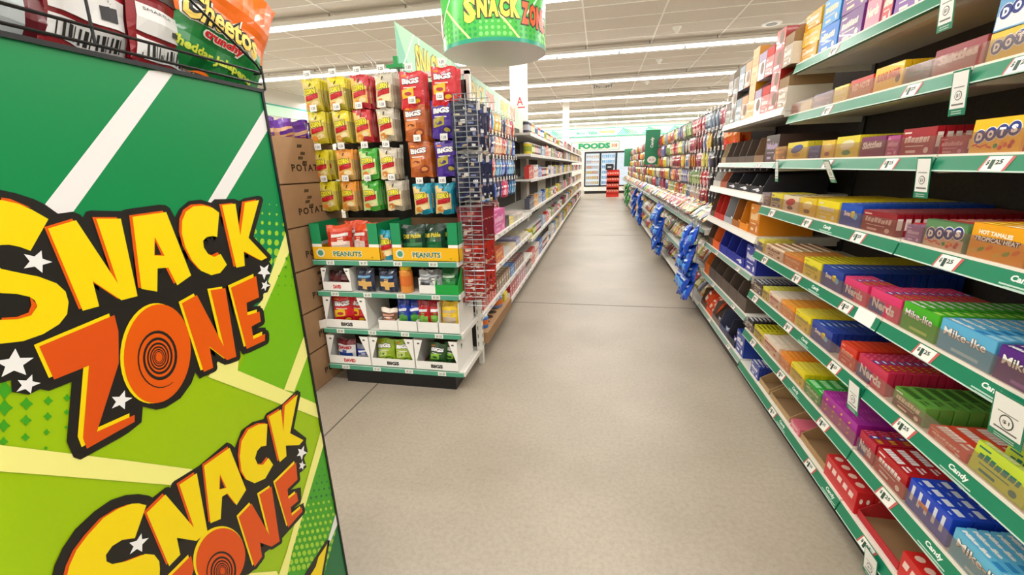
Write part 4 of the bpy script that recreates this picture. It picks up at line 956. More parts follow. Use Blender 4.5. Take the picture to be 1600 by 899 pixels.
def flag(px, lv, lab, w=0.062, h=0.088, dz=0.0, out=0.0):
    z, xf = LV[lv]; y = y_on(px, xf - 0.004, z - 0.06)
    b = MB(); b.box(-0.0008, 0.0, -w / 2, w / 2, -h, 0.035, M('1c7f5c', 0.35)); fr = frame((-0.0009, w / 2, -h), (0, -1, 0), (0, 0, 1))
    rect(b, fr, 0.004, h * 0.22, w - 0.008, h * 0.78 + 0.03, M('f2f1ec', 0.35), 0.0004)
    blob(b, fr, w / 2, h * 0.62, w * 0.21, w * 0.21, M('55524e'), 0.0008, 20); blob(b, fr, w / 2, h * 0.62, w * 0.175, w * 0.175, M('f2f1ec'), 0.0012, 20)
    letters(b, fr, '$1', w * 0.40, h * 0.55, w * 0.2, h * 0.13, M('55524e'), 0.0016, 0.02)
    rect(b, fr, w * 0.2, h * 0.86, w * 0.6, h * 0.03, M('8a8884'), 0.0008); rect(b, fr, w * 0.16, h * 0.32, w * 0.68, h * 0.05, M('6a6864'), 0.0008)
    rect(b, fr, w * 0.2, h * 0.12, w * 0.6, h * 0.03, M('b8d4c4'), 0.0008); rect(b, fr, w * 0.2, h * 0.05, w * 0.6, h * 0.03, M('b8d4c4'), 0.0008)
    o = b.build('price_flag', label=lab, cat='price flag'); o.location = (xf - 0.003, y, z - 0.038); o.rotation_euler = (0, -0.10 - out, 0)
flag(1497, 6, 'white and green hanging price flag on the second highest shelf'); flag(1440, 5, 'white and green hanging price flag under the eye level shelf')
flag(1213, 5, 'small hanging price flag at the far end of the eye level shelf', 0.045, 0.08); flag(1572, 3, 'large hanging price flag below the fourth shelf, at the right edge', 0.085, 0.078)
flag(1332, 2, 'white price flag hanging on the third shelf beside the purple cartons', 0.07, 0.085); flag(1358, 0, 'price flag sticking out at the floor level base shelf', 0.07, 0.07)
flag(1478, 7, 'price flag hanging from the top shelf at the picture edge', 0.062, 0.088); flag(1293, 5, 'curled white hanging price flag near the dark blue cartons on eye level', 0.05, 0.07, out=0.35)
b = MB(); z, xf = LV[3]; y = y_on(1350, xf, z); b.prism([(xf - 0.001, z - 0.044), (xf + 0.011, z + 0.004), (xf + 0.0125, z + 0.004), (xf + 0.0005, z - 0.044)], 'y', y - 0.05, y + 0.05, M('f4f3ef', 0.4))
b.build('blank_label', label='blank white label over the fourth shelf strip where two units meet', cat='label')
def nerds_deco(c2='2a3f9a'):
    def d(b, fr, ft, fe, L, T, H):
        rect(b, fr, 0.002, H * 0.05, L * 0.5, H * 0.5, M(c2), 0.0003); letters(b, fr, 'Nerds', L * 0.12, H * 0.25, L * 0.74, H * 0.40, M('f4f2f2'), 0.0010, 0.035, -0.05)
        rect(b, ft, L * 0.40, T * 0.12, L * 0.18, T * 0.76, M('3a3fa0'), 0.0005); rect(b, ft, L * 0.62, T * 0.1, L * 0.3, T * 0.8, M('a8141f'), 0.0005)
        for k in range(5): blob(b, ft, L * (0.06 + 0.07 * k), T * (0.3 + 0.4 * (k % 2)), L * 0.022, T * 0.2, M('ff7fb0'), 0.0007, 8)
        for k in range(3): blob(b, ft, L * (0.68 + 0.09 * k), T * 0.5, L * 0.025, T * 0.26, M('e8b83a'), 0.0008, 8)
        rect(b, ft, L * 0.43, T * 0.35, L * 0.12, T * 0.3, M('ffffff'), 0.0009)
    return d
def mike_deco(light, dark, tc='f4f4f0'):
    def d(b, fr, ft, fe, L, T, H):
        letters(b, fr, 'Mike-Ike', L * 0.088, H * 0.512, L * 0.784, H * 0.276, M('3a3a3a'), 0.0006, 0.05, 0.0); letters(b, fr, 'Mike-Ike', L * 0.09, H * 0.52, L * 0.78, H * 0.26, M(tc), 0.0010, 0.02, 0.0)
        rect(b, fr, L * 0.3, H * 0.12, L * 0.5, H * 0.1, M(light), 0.0004)
        letters(b, ft, 'Mike-Ike', L * 0.06, T * 0.22, L * 0.46, T * 0.5, M(tc), 0.0006, 0.06); rect(b, ft, L * 0.57, T * 0.15, L * 0.16, T * 0.6, M(dark), 0.0004); rect(b, ft, L * 0.76, T * 0.15, L * 0.2, T * 0.6, M(light), 0.0004)
    return d
def star_deco(b, fr, ft, fe, L, T, H):
    letters(b, fr, 'Swee', L * 0.2, H * 0.45, L * 0.3, H * 0.24, M('ffffff'), 0.0005, 0.04); blob(b, fr, L * 0.62, H * 0.56, L * 0.12, H * 0.18, M('e8d23a'), 0.0005, 5); blob(b, fr, L * 0.75, H * 0.48, L * 0.1, H * 0.15, M('7ac8f0'), 0.0007, 5)
    rect(b, ft, L * 0.08, T * 0.3, L * 0.52, T * 0.36, M('3f74d8'), 0.0004); rect(b, ft, L * 0.28, T * 0.3, L * 0.2, T * 0.36, M('c8dcf4'), 0.0006)
def oval_deco(c, c2):
    def d(b, fr, ft, fe, L, T, H):
        blob(b, fr, L * 0.5, H * 0.6, L * 0.3, H * 0.22, M(c), 0.0004, 16, 0.12); blob(b, fr, L * 0.5, H * 0.25, L * 0.2, H * 0.12, M(c2), 0.0004, 12)
        rect(b, ft, L * 0.12, T * 0.25, L * 0.5, T * 0.5, M(c2), 0.0004)
    return d
def tropic_deco(b, fr, ft, fe, L, T, H):
    letters(b, fr, 'HOT TAMALES', L * 0.14, H * 0.70, L * 0.6, H * 0.13, M('f8f0d8'), 0.0006, 0.05, -0.03); letters(b, fr, 'TROPICAL HEAT', L * 0.08, H * 0.50, L * 0.80, H * 0.15, M('3a2410'), 0.0004, 0.22); letters(b, fr, 'TROPICAL HEAT', L * 0.09, H * 0.51, L * 0.78, H * 0.13, M('f8f4e8'), 0.001, 0.03)
    for k in range(6): blob(b, fr, L * (0.1 + 0.15 * k), H * (0.2 + 0.08 * (k % 3)), L * 0.07, H * 0.06, M(['d8b83a', '8aa83a', 'e07a1c'][k % 3]), 0.0004 + k * 0.0001, 10, 0.5)
    rect(b, ft, L * 0.1, T * 0.2, L * 0.3, T * 0.5, M('f7d84a'), 0.0004); rect(b, ft, L * 0.5, T * 0.2, L * 0.3, T * 0.5, M('fff0c0'), 0.0004)
CART = []
def row(lv, p0, p1, H, T, n, col, nm, gap=0.0006, xo=0.026, flat=False, layers=1, jit=0.0015, dz=0.0, grp=None, lean=0.0, **kw):
    """cartons of one flavour standing one behind another; p0..p1 the image columns their front spans"""
    z, xf = LV[lv]; x = xf + xo
    ya, yb = y_on(p0, x, z), y_on(p1, x, z); L = abs(ya - yb) - 0.003; yc = (ya + yb) / 2
    me = carton(L, T, H, col, **kw)
    base = '%s carton, %s' % (nm, LN[lv])
    tot = 0
    for k in range(n):
        xx = x + T / 2 + k * (T + gap + 0.0016)
        if xx + T / 2 > RB - 0.015: break
        for j in range(layers):
            dist2 = (xx ** 2 + yc ** 2 + (z + H - CAM_H) ** 2)
            first = (k == 0 and j == layers - 1)
            up_ = max(0.0, CAM_H - z - H) / dist2 ** 0.5
            score = ((L * H * xx / dist2 ** 0.5 if k == 0 else 0.0) + L * T * up_ * (1 if j == layers - 1 else 0.1) + (T * H * 0.15 if k < 6 else T * H * 0.03)) / dist2
            CART.append((score, len(CART), (me, (xx, yc + random.uniform(-jit, jit), z + dz + j * (H + 0.0004)), (0, lean, random.uniform(-.006, .006))), dict(label=('front ' if first else '') + base + ('' if first else ', in the row behind' if layers == 1 else ', in the pile'),
                cat='candy carton', group=None if first else '%s cartons on the %s' % (nm, LN[lv])))); tot += 1
    return x, yc, L
# ---- fifth shelf up
row(4, 1185, 1201, 0.075, 0.05, 2, '85767a', 'dull grey', tc='b8a8ac')
row(4, 1203, 1220, 0.080, 0.030, 5, 'e3d43c', 'small yellow and blue', face2='c8bfa0', tc='2a4aa0')
row(4, 1222, 1245, 0.080, 0.030, 5, 'e6d6b4', 'cream and red', tc='c03a30', deco=oval_deco('c03a30', '6a4a3a'), tri='')
row(4, 1247, 1272, 0.082, 0.0215, 14, 'e8c82a', 'yellow and brown', deco=oval_deco('f3e3a0', '8a5a2a'), tri='')
row(4, 1274, 1307, 0.084, 0.0215, 17, 'f0dc14', 'bright yellow', tc='e9e9d8', ttc='d9c40a')
row(4, 1309, 1342, 0.084, 0.0215, 17, '1450b8', 'royal blue', deco=star_deco, tri='')
row(4, 1344, 1396, 0.074, 0.0215, 17, '8f1420', 'dark red', endbar='f0ece8', tc='d8b8b0', ttc='c87a78')
row(4, 1412, 1437, 0.050, 0.06, 3, '9a6aa8', 'small lilac', tc='d8c0e0')
row(4, 1439, 1503, 0.078, 0.022, 1, '5c8a5a', 'green gumdrop disc lettered', xo=0.022, deco=dots_deco(), tri='', face2='d8b89a')
row(4, 1420, 1452, 0.024, 0.16, 2, 'd8343c', 'flat red', xo=0.075, layers=2, tc='f0b8b0', ttc='f08a7a')
row(4, 1456, 1500, 0.024, 0.16, 2, 'c82a3a', 'flat crimson', xo=0.060, layers=3, tc='f0b8b0', ttc='f0a08a')
row(4, 1507, 1596, 0.088, 0.022, 15, 'eca60e', 'orange yellow tropical', deco=tropic_deco, tri='')
row(4, 1600, 1690, 0.088, 0.022, 6, 'a8502c', 'rust brown', tc='e8c8a0')
# ---- fourth shelf up
row(3, 1178, 1192, 0.070, 0.030, 5, 'e6dc58', 'small yellow and blue', face2='3a5ab0', tc='2a4aa0', ttc='f4f0b0')
row(3, 1194, 1221, 0.060, 0.040, 6, 'ead8b8', 'cream', tc='8a4a3a', ttc='c8705a', lean=0.12, jit=0.01)
row(3, 1223, 1251, 0.062, 0.0215, 10, 'e0882e', 'orange', tc='f0c890', ttc='f4c070')
row(3, 1253, 1279, 0.084, 0.0215, 17, 'eee02a', 'lemon yellow', tc='a8a83a', ttc='c4c02a')
row(3, 1281, 1313, 0.086, 0.0215, 18, '173f9c', 'deep blue', deco=star_deco, tri='')
row(3, 1315, 1351, 0.080, 0.0215, 4, 'e03a72', 'left pink and violet', deco=nerds_deco(), tri='')
row(3, 1317, 1352, 0.080, 0.0215, 13, 'd2301a', 'scarlet', xo=0.115, ttc='e8622a', tc='e8a080')
row(3, 1355, 1402, 0.083, 0.0215, 10, 'e03a72', 'right pink and violet', deco=nerds_deco(), tri='')
row(3, 1404, 1458, 0.086, 0.0215, 17, '46b222', 'vivid green chewy candy', deco=mike_deco('b8e86a', '2a8a1c'), tri='', end='5ac42e')
row(3, 1460, 1544, 0.086, 0.0240, 15, '5fb4dd', 'light blue chewy candy', deco=mike_deco('a8dcf4', '2a86c0'), tri='')
row(3, 1547, 1650, 0.086, 0.0225, 8, '5a2686', 'purple chewy candy', deco=mike_deco('9a6ac4', 'c8a0e0'), tri='', xo=0.022)
# ---- third shelf up
row(2, 1176, 1189, 0.070, 0.0215, 9, '24242c', 'black and white', tc='e8e8e8', ttc='e8e8ea')
row(2, 1190, 1199, 0.070, 0.0215, 9, 'd9d22e', 'narrow yellow', tc='6a6a2a', ttc='f0ec90')
row(2, 1200, 1218, 0.070, 0.030, 8, 'f2dfc6', 'cream and red', tc='c05a4a', ttc='f8efe0', jit=0.006)
row(2, 1219, 1239, 0.072, 0.030, 9, 'f0981c', 'orange', tc='f8d08a', ttc='f8c060')
row(2, 1240, 1263, 0.080, 0.0215, 15, 'f0dc1e', 'bright yellow', tc='a8a83a', ttc='f4e878')
row(2, 1265, 1296, 0.084, 0.0215, 17, '1a40a4', 'deep blue', deco=star_deco, tri='')
row(2, 1309, 1333, 0.084, 0.0215, 15, 'd6341e', 'red orange', tc='e8a080', ttc='ee5a30')
row(2, 1336, 1380, 0.086, 0.0215, 14, 'c8284e', 'crimson and blue', deco=nerds_deco('24388c'), tri='')
row(2, 1392, 1440, 0.064, 0.034, 9, '5f9a3e', 'leaf green and brown', face2='6a2a20', tc='e8d8c0', ttc='2e5a1e')
row(2, 1448, 1508, 0.030, 0.044, 8, 'd8482e', 'flat red and white', tc='f0d0c0', ttc='f6e4dc', gap=0.002)
put(carton(0.17, 0.085, 0.024, 'a8c82e', tc='e89a2a', ttc='e8922a'), 'candy_carton', (LV[2][1] + 0.25, y_on(1560, 1.15, 0.64), LV[2][0] + 0.032), (0, 0, 0.25), label='flat lime carton with orange print lying on top, third shelf up', cat='candy carton')
row(2, 1510, 1598, 0.078, 0.020, 6, 'c8de3c', 'spaced out lime', gap=0.040, tc='2a7a6a', ttc='f0f8c0', lean=0.10)
# ---- second shelf up
row(1, 1161, 1175, 0.070, 0.0215, 9, '24242c', 'black and white', tc='e8e8e8', ttc='e8e8ea')
row(1, 1177, 1191, 0.070, 0.0215, 9, 'ddd22a', 'narrow yellow', tc='6a6a2a', ttc='6a6a1a')
row(1, 1192, 1215, 0.070, 0.030, 8, 'f2dfc6', 'cream and red', tc='c05a4a', ttc='f8efe0', jit=0.006)
row(1, 1217, 1232, 0.072, 0.022, 9, 'f08a1c', 'orange', tc='f8d08a', ttc='f8b050')
row(1, 1233, 1254, 0.074, 0.0215, 12, 'f0dc1e', 'bright yellow', tc='a8a83a', ttc='f4e878')
row(1, 1255, 1279, 0.060, 0.040, 5, '2aa840', 'bright green', tc='b8f0a8', ttc='a8f0b0', jit=0.005)
def swirl_deco(b, fr, ft, fe, L, T, H):
    for k in range(4):
        for q in range(3): blob(b, fr, L * (0.15 + 0.22 * k), H * (0.25 + 0.25 * q), L * 0.035, H * 0.05, M('d8b04a'), 0.0005, 8, 0.6); rect(b, ft, L * (0.1 + 0.22 * k), T * (0.2 + 0.25 * q), L * 0.10, T * 0.08, M('d05ab8'), 0.0005)
    for q in range(3): blob(b, fe, T * 0.5, H * (0.25 + 0.25 * q), T * 0.16, H * 0.05, M('d8b04a'), 0.0005, 8)
row(1, 1281, 1334, 0.088, 0.050, 4, 'a8249a', 'magenta purple', deco=swirl_deco, tri='')
row(1, 1338, 1362, 0.084, 0.038, 6, 'b81c38', 'dark red and blue', deco=nerds_deco('24388c'), tri='')
row(1, 1364, 1410, 0.086, 0.036, 5, 'b8141c', 'red and white', tc='f0e8e4', ttc='f4ecec')
def blue_deco(b, fr, ft, fe, L, T, H):
    for k in range(5): rect(b, fr, L * (0.08 + 0.18 * k), H * 0.30, L * 0.07, H * 0.55, M('dfe4ee'), 0.0005, 0.002)
    rect(b, fr, L * 0.30, H * 0.42, L * 0.22, H * 0.16, M('d88a5a'), 0.0008)
    for k in range(4): rect(b, ft, L * (0.06 + 0.23 * k), T * 0.45, L * 0.17, T * 0.34, M('dfe4ee'), 0.0005)
    for k in range(4): rect(b, ft, L * (0.12 + 0.23 * k), T * 0.12, L * 0.08, T * 0.10, M('b8c8f0'), 0.0005)
row(1, 1412, 1476, 0.092, 0.046, 5, '1c46c4', 'bright blue with white print', deco=blue_deco, tri='')
row(1, 1479, 1575, 0.086, 0.0225, 9, '63b8dc', 'pale blue chewy candy', deco=mike_deco('b8e4f4', '2a86c0'), tri='', xo=0.02)
# ---- eye level
row(5, 1209, 1226, 0.072, 0.05, 2, 'a9793a', 'tan', tc='e8a030')
row(5, 1228, 1259, 0.086, 0.030, 4, 'e6d238', 'yellow and blue', deco=oval_deco('2a4aa0', 'c8a03a'), tri='')
row(5, 1261, 1279, 0.060, 0.030, 3, '2f3f80', 'dark blue', tc='6a7ac0')
row(5, 1281, 1301, 0.078, 0.0215, 8, 'e6c238', 'yellow and brown', deco=oval_deco('f0dc90', '8a4a2a'), tri='')
row(5, 1303, 1339, 0.086, 0.0215, 14, 'e4d432', 'lemon yellow', deco=oval_deco('e8e4c0', '4a8a4a'), tri='')
row(5, 1341, 1379, 0.074, 0.0215, 6, '7c2a60', 'plum white lettered', txt='Skittles', tc='f0e8ec')
row(5, 1381, 1401, 0.070, 0.03, 4, 'b8508a', 'pink', tc='e8b0cc')
row(5, 1403, 1456, 0.086, 0.0215, 14, 'a31a24', 'deep red', tc='e8d0c8', endbar='f0e8e0')
row(5, 1462, 1507, 0.052, 0.0215, 14, '9c2430', 'low dark red', tc='c88a8a', endbar='f0e8e0')
row(5, 1511, 1592, 0.088, 0.022, 3, 'f3c414', 'yellow gumdrop disc lettered', xo=0.02, deco=dots_deco(), tri='')
row(5, 1595, 1660, 0.088, 0.022, 3, 'c81e28', 'red', tc='f0d8d0')
# ---- second highest shelf
row(6, 1222, 1247, 0.050, 0.05, 3, 'b3827a', 'pale red brown', tc='d8b8b0')
row(6, 1249, 1267, 0.052, 0.05, 3, 'c6b44a', 'dull yellow', tc='e8dc9a')
row(6, 1269, 1299, 0.066, 0.0215, 6, '7a6a90', 'grey violet', tc='c8a8c0')
row(6, 1300, 1323, 0.070, 0.0215, 9, 'e3cc3a', 'yellow', tc='f4ecb0')
row(6, 1325, 1360, 0.076, 0.0215, 6, 'cc2a1e', 'red hot candy', txt='RED HOTS', tc='f4c8a0', face2='c87a4a')
row(6, 1362, 1407, 0.088, 0.0215, 14, 'f2c21c', 'yellow with red slanted lettering', txt='SUGAR BABIES', tc='d23a1e', deco=lambda b, fr, ft, fe, L, T, H: blob(b, fr, L * 0.85, H * 0.4, L * 0.08, H * 0.18, M('6a3a1a'), 0.0004))
row(6, 1409, 1451, 0.060, 0.0215, 8, '6a1a38', 'dark plum', tc='2a2228')
row(6, 1453, 1534, 0.080, 0.0215, 12, '9a3a44', 'red white lettered', txt='Skittles', tc='e0c8c0', top='f08a74')
x, yc, L = row(6, 1537, 1625, 0.074, 0.022, 3, 'e3c63e', 'yellow gumdrop disc lettered', deco=dots_deco(gum=False), tri='', xo=0.022)
put(carton(L, 0.022, 0.088, '6aa6d8', deco=dots_deco(gum=False), tri='', face2='e8f0f4'), 'candy_carton', (x + 0.011, yc, LV[6][0] + 0.076), label='light blue gumdrop carton standing on top of the yellow gumdrop carton', cat='candy carton')
# ---- top shelf, piled cartons
def pile(p0, p1, cols, n, hh, lab, T=0.09, x=None, z=None, txt=None):
    zz, xf = LV[7] if z is None else (z, x)
    ya, yb = y_on(p0, xf + 0.02, zz + 0.05), y_on(p1, xf + 0.02, zz + 0.05); L = abs(ya - yb) - 0.004
    for j in range(n):
        me = carton(L, T * 2, hh, cols[j % len(cols)], tc='f4ecd8' if j % 2 == 0 else 'e8d8b0', txt=txt, end=cols[-1])
        put(me, 'candy_carton', (xf + 0.03 + T, (ya + yb) / 2, zz + j * (hh + 0.0005)), (0, 0, random.uniform(-.03, .03)), label='%s, %s' % (lab, ['bottom of its pile', 'second from the bottom', 'third from the bottom', 'topmost of its pile'][j if j < n - 1 else 3]), cat='candy carton')
pile(1248, 1274, ['eaa010', 'f0b820'], 3, 0.075, 'orange yellow carton on the top shelf')
pile(1276, 1304, ['2a7cd8', '3a9ae0'], 2, 0.115, 'bright blue carton on the top shelf')
pile(1306, 1345, ['6c2c80', '7a3a8a'], 2, 0.115, 'violet carton on the top shelf')
pile(1347, 1372, ['e890a4', 'd8708c'], 2, 0.110, 'pink carton on the top shelf', txt='Nerds')
pile(1374, 1392, ['c8242c', '5a2a80'], 2, 0.110, 'red carton on the top shelf')
pile(1394, 1440, ['8a5aa8', '5a2a80'], 2, 0.110, 'lilac carton on the top shelf')
pile(1444, 1500, ['e0b030', 'd84a30'], 2, 0.110, 'golden carton on the top shelf')
# ---- base shelf: trays, mostly sold down
z0, xf0 = LV[0]
def base_tray(p0, p1, c, lab, fh=0.03, H=0.11, D=0.36, inner='9c7a54'):
    ya, yb = y_on(p0, xf0 + 0.03, z0), y_on(p1, xf0 + 0.03, z0)
    put(tray(abs(ya - yb) - 0.004, D, H, fh, c, inner), 'display_tray', (xf0 + 0.03 + D / 2, (ya + yb) / 2, z0), label=lab, cat='display tray'); return (ya + yb) / 2, abs(ya - yb)
base_tray(1186, 1201, 'b8986a', 'empty kraft tray on the base shelf, farthest of the near empty trays')
base_tray(1203, 1233, 'b8986a', 'empty kraft tray on the base shelf between two others')
base_tray(1250, 1290, 'b08c60', 'empty kraft tray on the base shelf next to the red cartons')
base_tray(1338, 1402, 'b8242a', 'red edged empty kraft tray between the red carton groups')
row(0, 1234, 1248, 0.040, 0.10, 2, 'd86a80', 'small pink', tc='f0c8c8')
row(0, 1172, 1184, 0.080, 0.02, 5, '2a3f9a', 'blue and white', tc='f0f0f4', ttc='f0f0f4')
def red_deco(b, fr, ft, fe, L, T, H):
    for k in range(4): blob(b, ft, L * (0.15 + 0.22 * k), T * 0.5, L * 0.07, T * 0.25, M('f0c8b8'), 0.0004, 8, 0.4)
    for k in range(5): rect(b, fr, L * (0.06 + 0.18 * k), H * 0.5, L * 0.12, H * 0.25, M('f0d0c8'), 0.0004, 0.004)
    for k in range(2): blob(b, fe, T * (0.3 + 0.4 * k), H * 0.6, T * 0.1, H * 0.12, M('f4e8e0'), 0.0004, 8)
row(0, 1286, 1333, 0.095, 0.055, 3, 'cc2026', 'glossy red', deco=red_deco, tri='', xo=0.02)
row(0, 1400, 1470, 0.095, 0.055, 4, 'd0221f', 'glossy scarlet', deco=red_deco, tri='', xo=0.02)
put(carton(0.10, 0.006, 0.10, 'b8b4b0', tc='33302e'), 'candy_carton', (xf0 + 0.16, y_on(1293, xf0 + 0.16, z0), z0), (0, 0.0, 0.2), label='grey barcode panel standing behind the glossy red cartons', cat='carton panel')

CART.sort(key=lambda c: (-c[0], c[1]))
KEEP = 215
for sc_, i_, (me_, l_, r_), kw_ in CART[:KEEP]: put(me_, 'candy_carton', l_, r_, **kw_)
rest = MB()
def add_mesh(mb, me, mat4):
    V = [mat4 @ v.co for v in me.vertices]; n = len(mb.v); mb.v += [tuple(v) for v in V]
    idx = [mb.mi(m) for m in me.materials]
    for p in me.polygons: mb.f.append(tuple(n + i for i in p.vertices)); mb.m.append(idx[p.material_index]); mb.sm.append(False)
for lv, colr in ((1, 'd8a03a'), (2, '8a3a9a'), (3, 'c8323a'), (4, 'd86a2a'), (5, '3a7ab8'), (6, 'd8c03a')):      # stock nearer than the picture's edge
    z, xf = LV[lv]; y = y_on(1640 if lv > 3 else 1700, xf, z) - 0.10; q = 0
    while y > Y_A + 0.10:
        c = [colr, '3f9a4a', 'c83a5a', 'e0c83a'][q % 4]; me_ = carton(0.165, 0.0215, 0.084, c, tc='f0ece0', ttc='f0ece0'); q += 1
        for k in range(15): add_mesh(rest, me_, Matrix.Translation((xf + 0.03 + 0.0235 * k, y, z)))
        y -= 0.172
for sc_, i_, (me_, l_, r_), kw_ in CART[KEEP:]: add_mesh(rest, me_, Matrix.Translation(l_) @ Euler(r_).to_matrix().to_4x4())
rest.build('candy_carton', label='hundreds of further candy cartons packed in the rows behind the front ones', cat='candy cartons', kind='stuff')

# ================================================================ second stretch of the right run: big display cartons
tC = bay(Y_C, Y_D, 'third right hand shelving unit with plain white shelf edges and open brown cartons', top=2.15)
LC = [(0.125, 0.92, 'grey'), (0.425, 0.92, 'grey'), (0.690, 0.92, 'grey'), (0.930, 0.92, 'white'), (1.178, 0.92, 'white'), (1.362, 0.965, 'grey'), (1.655, 0.97, 'white')]
LCN = ['base shelf', 'second shelf up', 'third shelf up', 'fourth shelf up', 'fifth shelf up', 'eye level shelf', 'top shelf']
for z, xf, s in LC: shelf_part(tC, Y_C, Y_D, xf, z, s, False, [Y_C + 0.25, Y_C + 0.8] if s == 'grey' else [], h=0.03 if s != 'white' else 0.04)
BARC = {}
def bar(c, c2):
    if (c, c2) in BARC: return BARC[(c, c2)]
    b = Bag(0.10, 0.035, 0.010, F(c), lambda u, v: F(c2) if 0.3 < u < 0.7 else F(c), nx=6, ny=4, seed=1); BARC[(c, c2)] = b.mesh('candy_bar'); return BARC[(c, c2)]
def trays(li, specs, H, D=0.34, fh=0.045):
    z, xf, s = LC[li]; y = Y_D - 0.02
    for i, (L, c, inner, bc, bc2, txt, nm) in enumerate(specs):
        if txt == 'closed': put(carton(L, 0.30, H, c, tc=bc, face2=bc2), 'candy_carton', (xf + 0.18, y - L / 2, z), label='%s closed carton on the %s of the white edged unit' % (nm, LCN[li]), cat='candy carton')
        else:
            put(tray(L, D, H, fh, c, inner, txt, 'f0eef4', cut=0.10), 'display_tray', (xf + 0.025 + D / 2, y - L / 2, z), label='%s open carton, %s from the far end of the %s' % (nm, NTH[i], LCN[li]), cat='display tray')
            for k in range(2):
                put(bar(bc, bc2), 'candy_bar', (xf + 0.06 + 0.05 * k, y - L / 2, z + 0.040 + 0.003), (0, 0.0, random.uniform(-.1, .1)), scale=(1, min(1, (L - 0.01) / 0.105), 1),
                    label='wrapped bar in the %s carton, %s along the %s' % (nm, NTH[i], LCN[li]), cat='candy bar', group='wrapped bars in the %s carton %s' % (NTH[i], LCN[li]))
        y -= L + 0.004
W_ = 'ffffff'
trays(5, [(0.13, 'b09a78', '7a6248', 'c8b898', 'e8e0d0', None, 'tan'), (0.15, '57483f', '3f332b', '8a6a9a', 'd8c8d8', None, 'dark brown'), (0.16, '57483f', '6f5a44', '5a3a6a', 'd8c8d8', None, 'dark brown'), (0.16, '5c4d42', '6f5a44', '6a4a3a', 'd8c8d8', None, 'brown'), (0.17, '57483f', '7a6248', '5a4a9a', 'e8e0e8', None, 'dark brown'), (0.17, '8a6a4c', '7a6248', '6a5aa8', 'e8e0e8', None, 'mid brown'), (0.20, '4c3c38', '', 'b8a0c0', '4c3c38', 'closed', 'chocolate brown')], 0.155)
trays(4, [(0.22, 'c8c4bc', '9a968e', '2a8a6a', 'f0f0ee', None, 'pale grey'), (0.18, 'a85a3a', '7a4a3a', 'd86a3a', 'e8d0c0', None, 'rust'), (0.26, '1f1d24', '4a3a2e', 'c8b8a8', 'e8e0d8', '4', 'black'), (0.26, '1f1d24', '4a3a2e', 'c8b8a8', 'e8e0d8', '4', 'black'), (0.22, '1f1d24', '4a3a2e', 'c8b8a8', 'e8e0d8', '4', 'black')], 0.115)
trays(3, [(0.14, '6a4c36', '5c4430', 'c83a30', 'f0d8d0', None, 'brown'), (0.14, 'c8281e', '7a5a40', 'c83a30', 'f0d8d0', None, 'red'), (0.14, 'c8281e', '7a5a40', 'c83a30', 'f0d8d0', None, 'red'), (0.20, 'a8aaae', '8a8c90', 'd8dadc', 'a8aaae', None, 'silver grey'), (0.17, 'a86424', '6a4420', 'e88a1c', 'f0b050', None, 'orange brown'), (0.17, 'e88c12', '7a4c20', 'e88a1c', 'f0b050', None, 'orange'), (0.17, 'e08a1c', '', 'f8d8a0', 'c8701a', 'closed', 'bright orange')], 0.185)
trays(2, [(0.18, '5a4230', '4a3626', 'e8641c', 'f0a060', None, 'brown'), (0.20, 'e8641c', '5a4230', 'e8641c', 'f0a060', None, 'bright orange'), (0.20, '1c2c9c', '5f4a38', '5a4230', '3a2a1e', None, 'blue'), (0.20, '1c2c9c', '5f4a38', '5a4230', '3a2a1e', None, 'blue'), (0.20, '1c2c9c', '5f4a38', '5a4230', '3a2a1e', '4', 'blue'), (0.20, '1c2c9c', '', 'e8e8f4', '1c2c9c', 'closed', 'royal blue')], 0.165, fh=0.06)
trays(1, [(0.16, 'e06a1c', '6a4420', 'e8641c', 'f0a060', None, 'orange')] + [(0.19, '5c4e44', '4a3e36', '6a5648', '8a7868', None, 'grey brown')] * 5, 0.17, fh=0.09)
trays(0, [(0.19, '5a3a28', '4a3022', 'e0521c', 'f0d8c8', None, 'brown'), (0.20, 'e0521c', '5a3a28', 'e0521c', 'f0d8c8', None, 'vermilion'), (0.22, '7a6a60', '4a3e36', '8a8a96', 'c8c8d0', None, 'grey'), (0.22, '4a4e6a', '3a3a4a', '8a94b0', 'c8cce0', None, 'slate'), (0.17, '2c2c3a', '3a3a4a', '6a4ab0', 'f0f0f4', None, 'black'), (0.16, '1a3a9a', '', 'f0f0f4', '1a3a9a', 'closed', 'blue and white')], 0.15)
ob = plain_bag('e0521c', 'c8401a', 'f0d8c8', 1.0, 0.16, 0.16, 0.03, None, 'f4ece0')
for k in range(7):
    put(ob, 'candy_bag', (1.06 + 0.035 * (k % 3), 3.90 - 0.052 * k, 0.27 - 0.02 * (k % 2)), (0.1, 0.6 + 0.1 * (k % 3), 0.2 * ((k % 3) - 1)), label='orange candy bag slumped on the base shelf, %s from the far end' % NTH[k], cat='candy bag', group='orange bags on the base shelf')
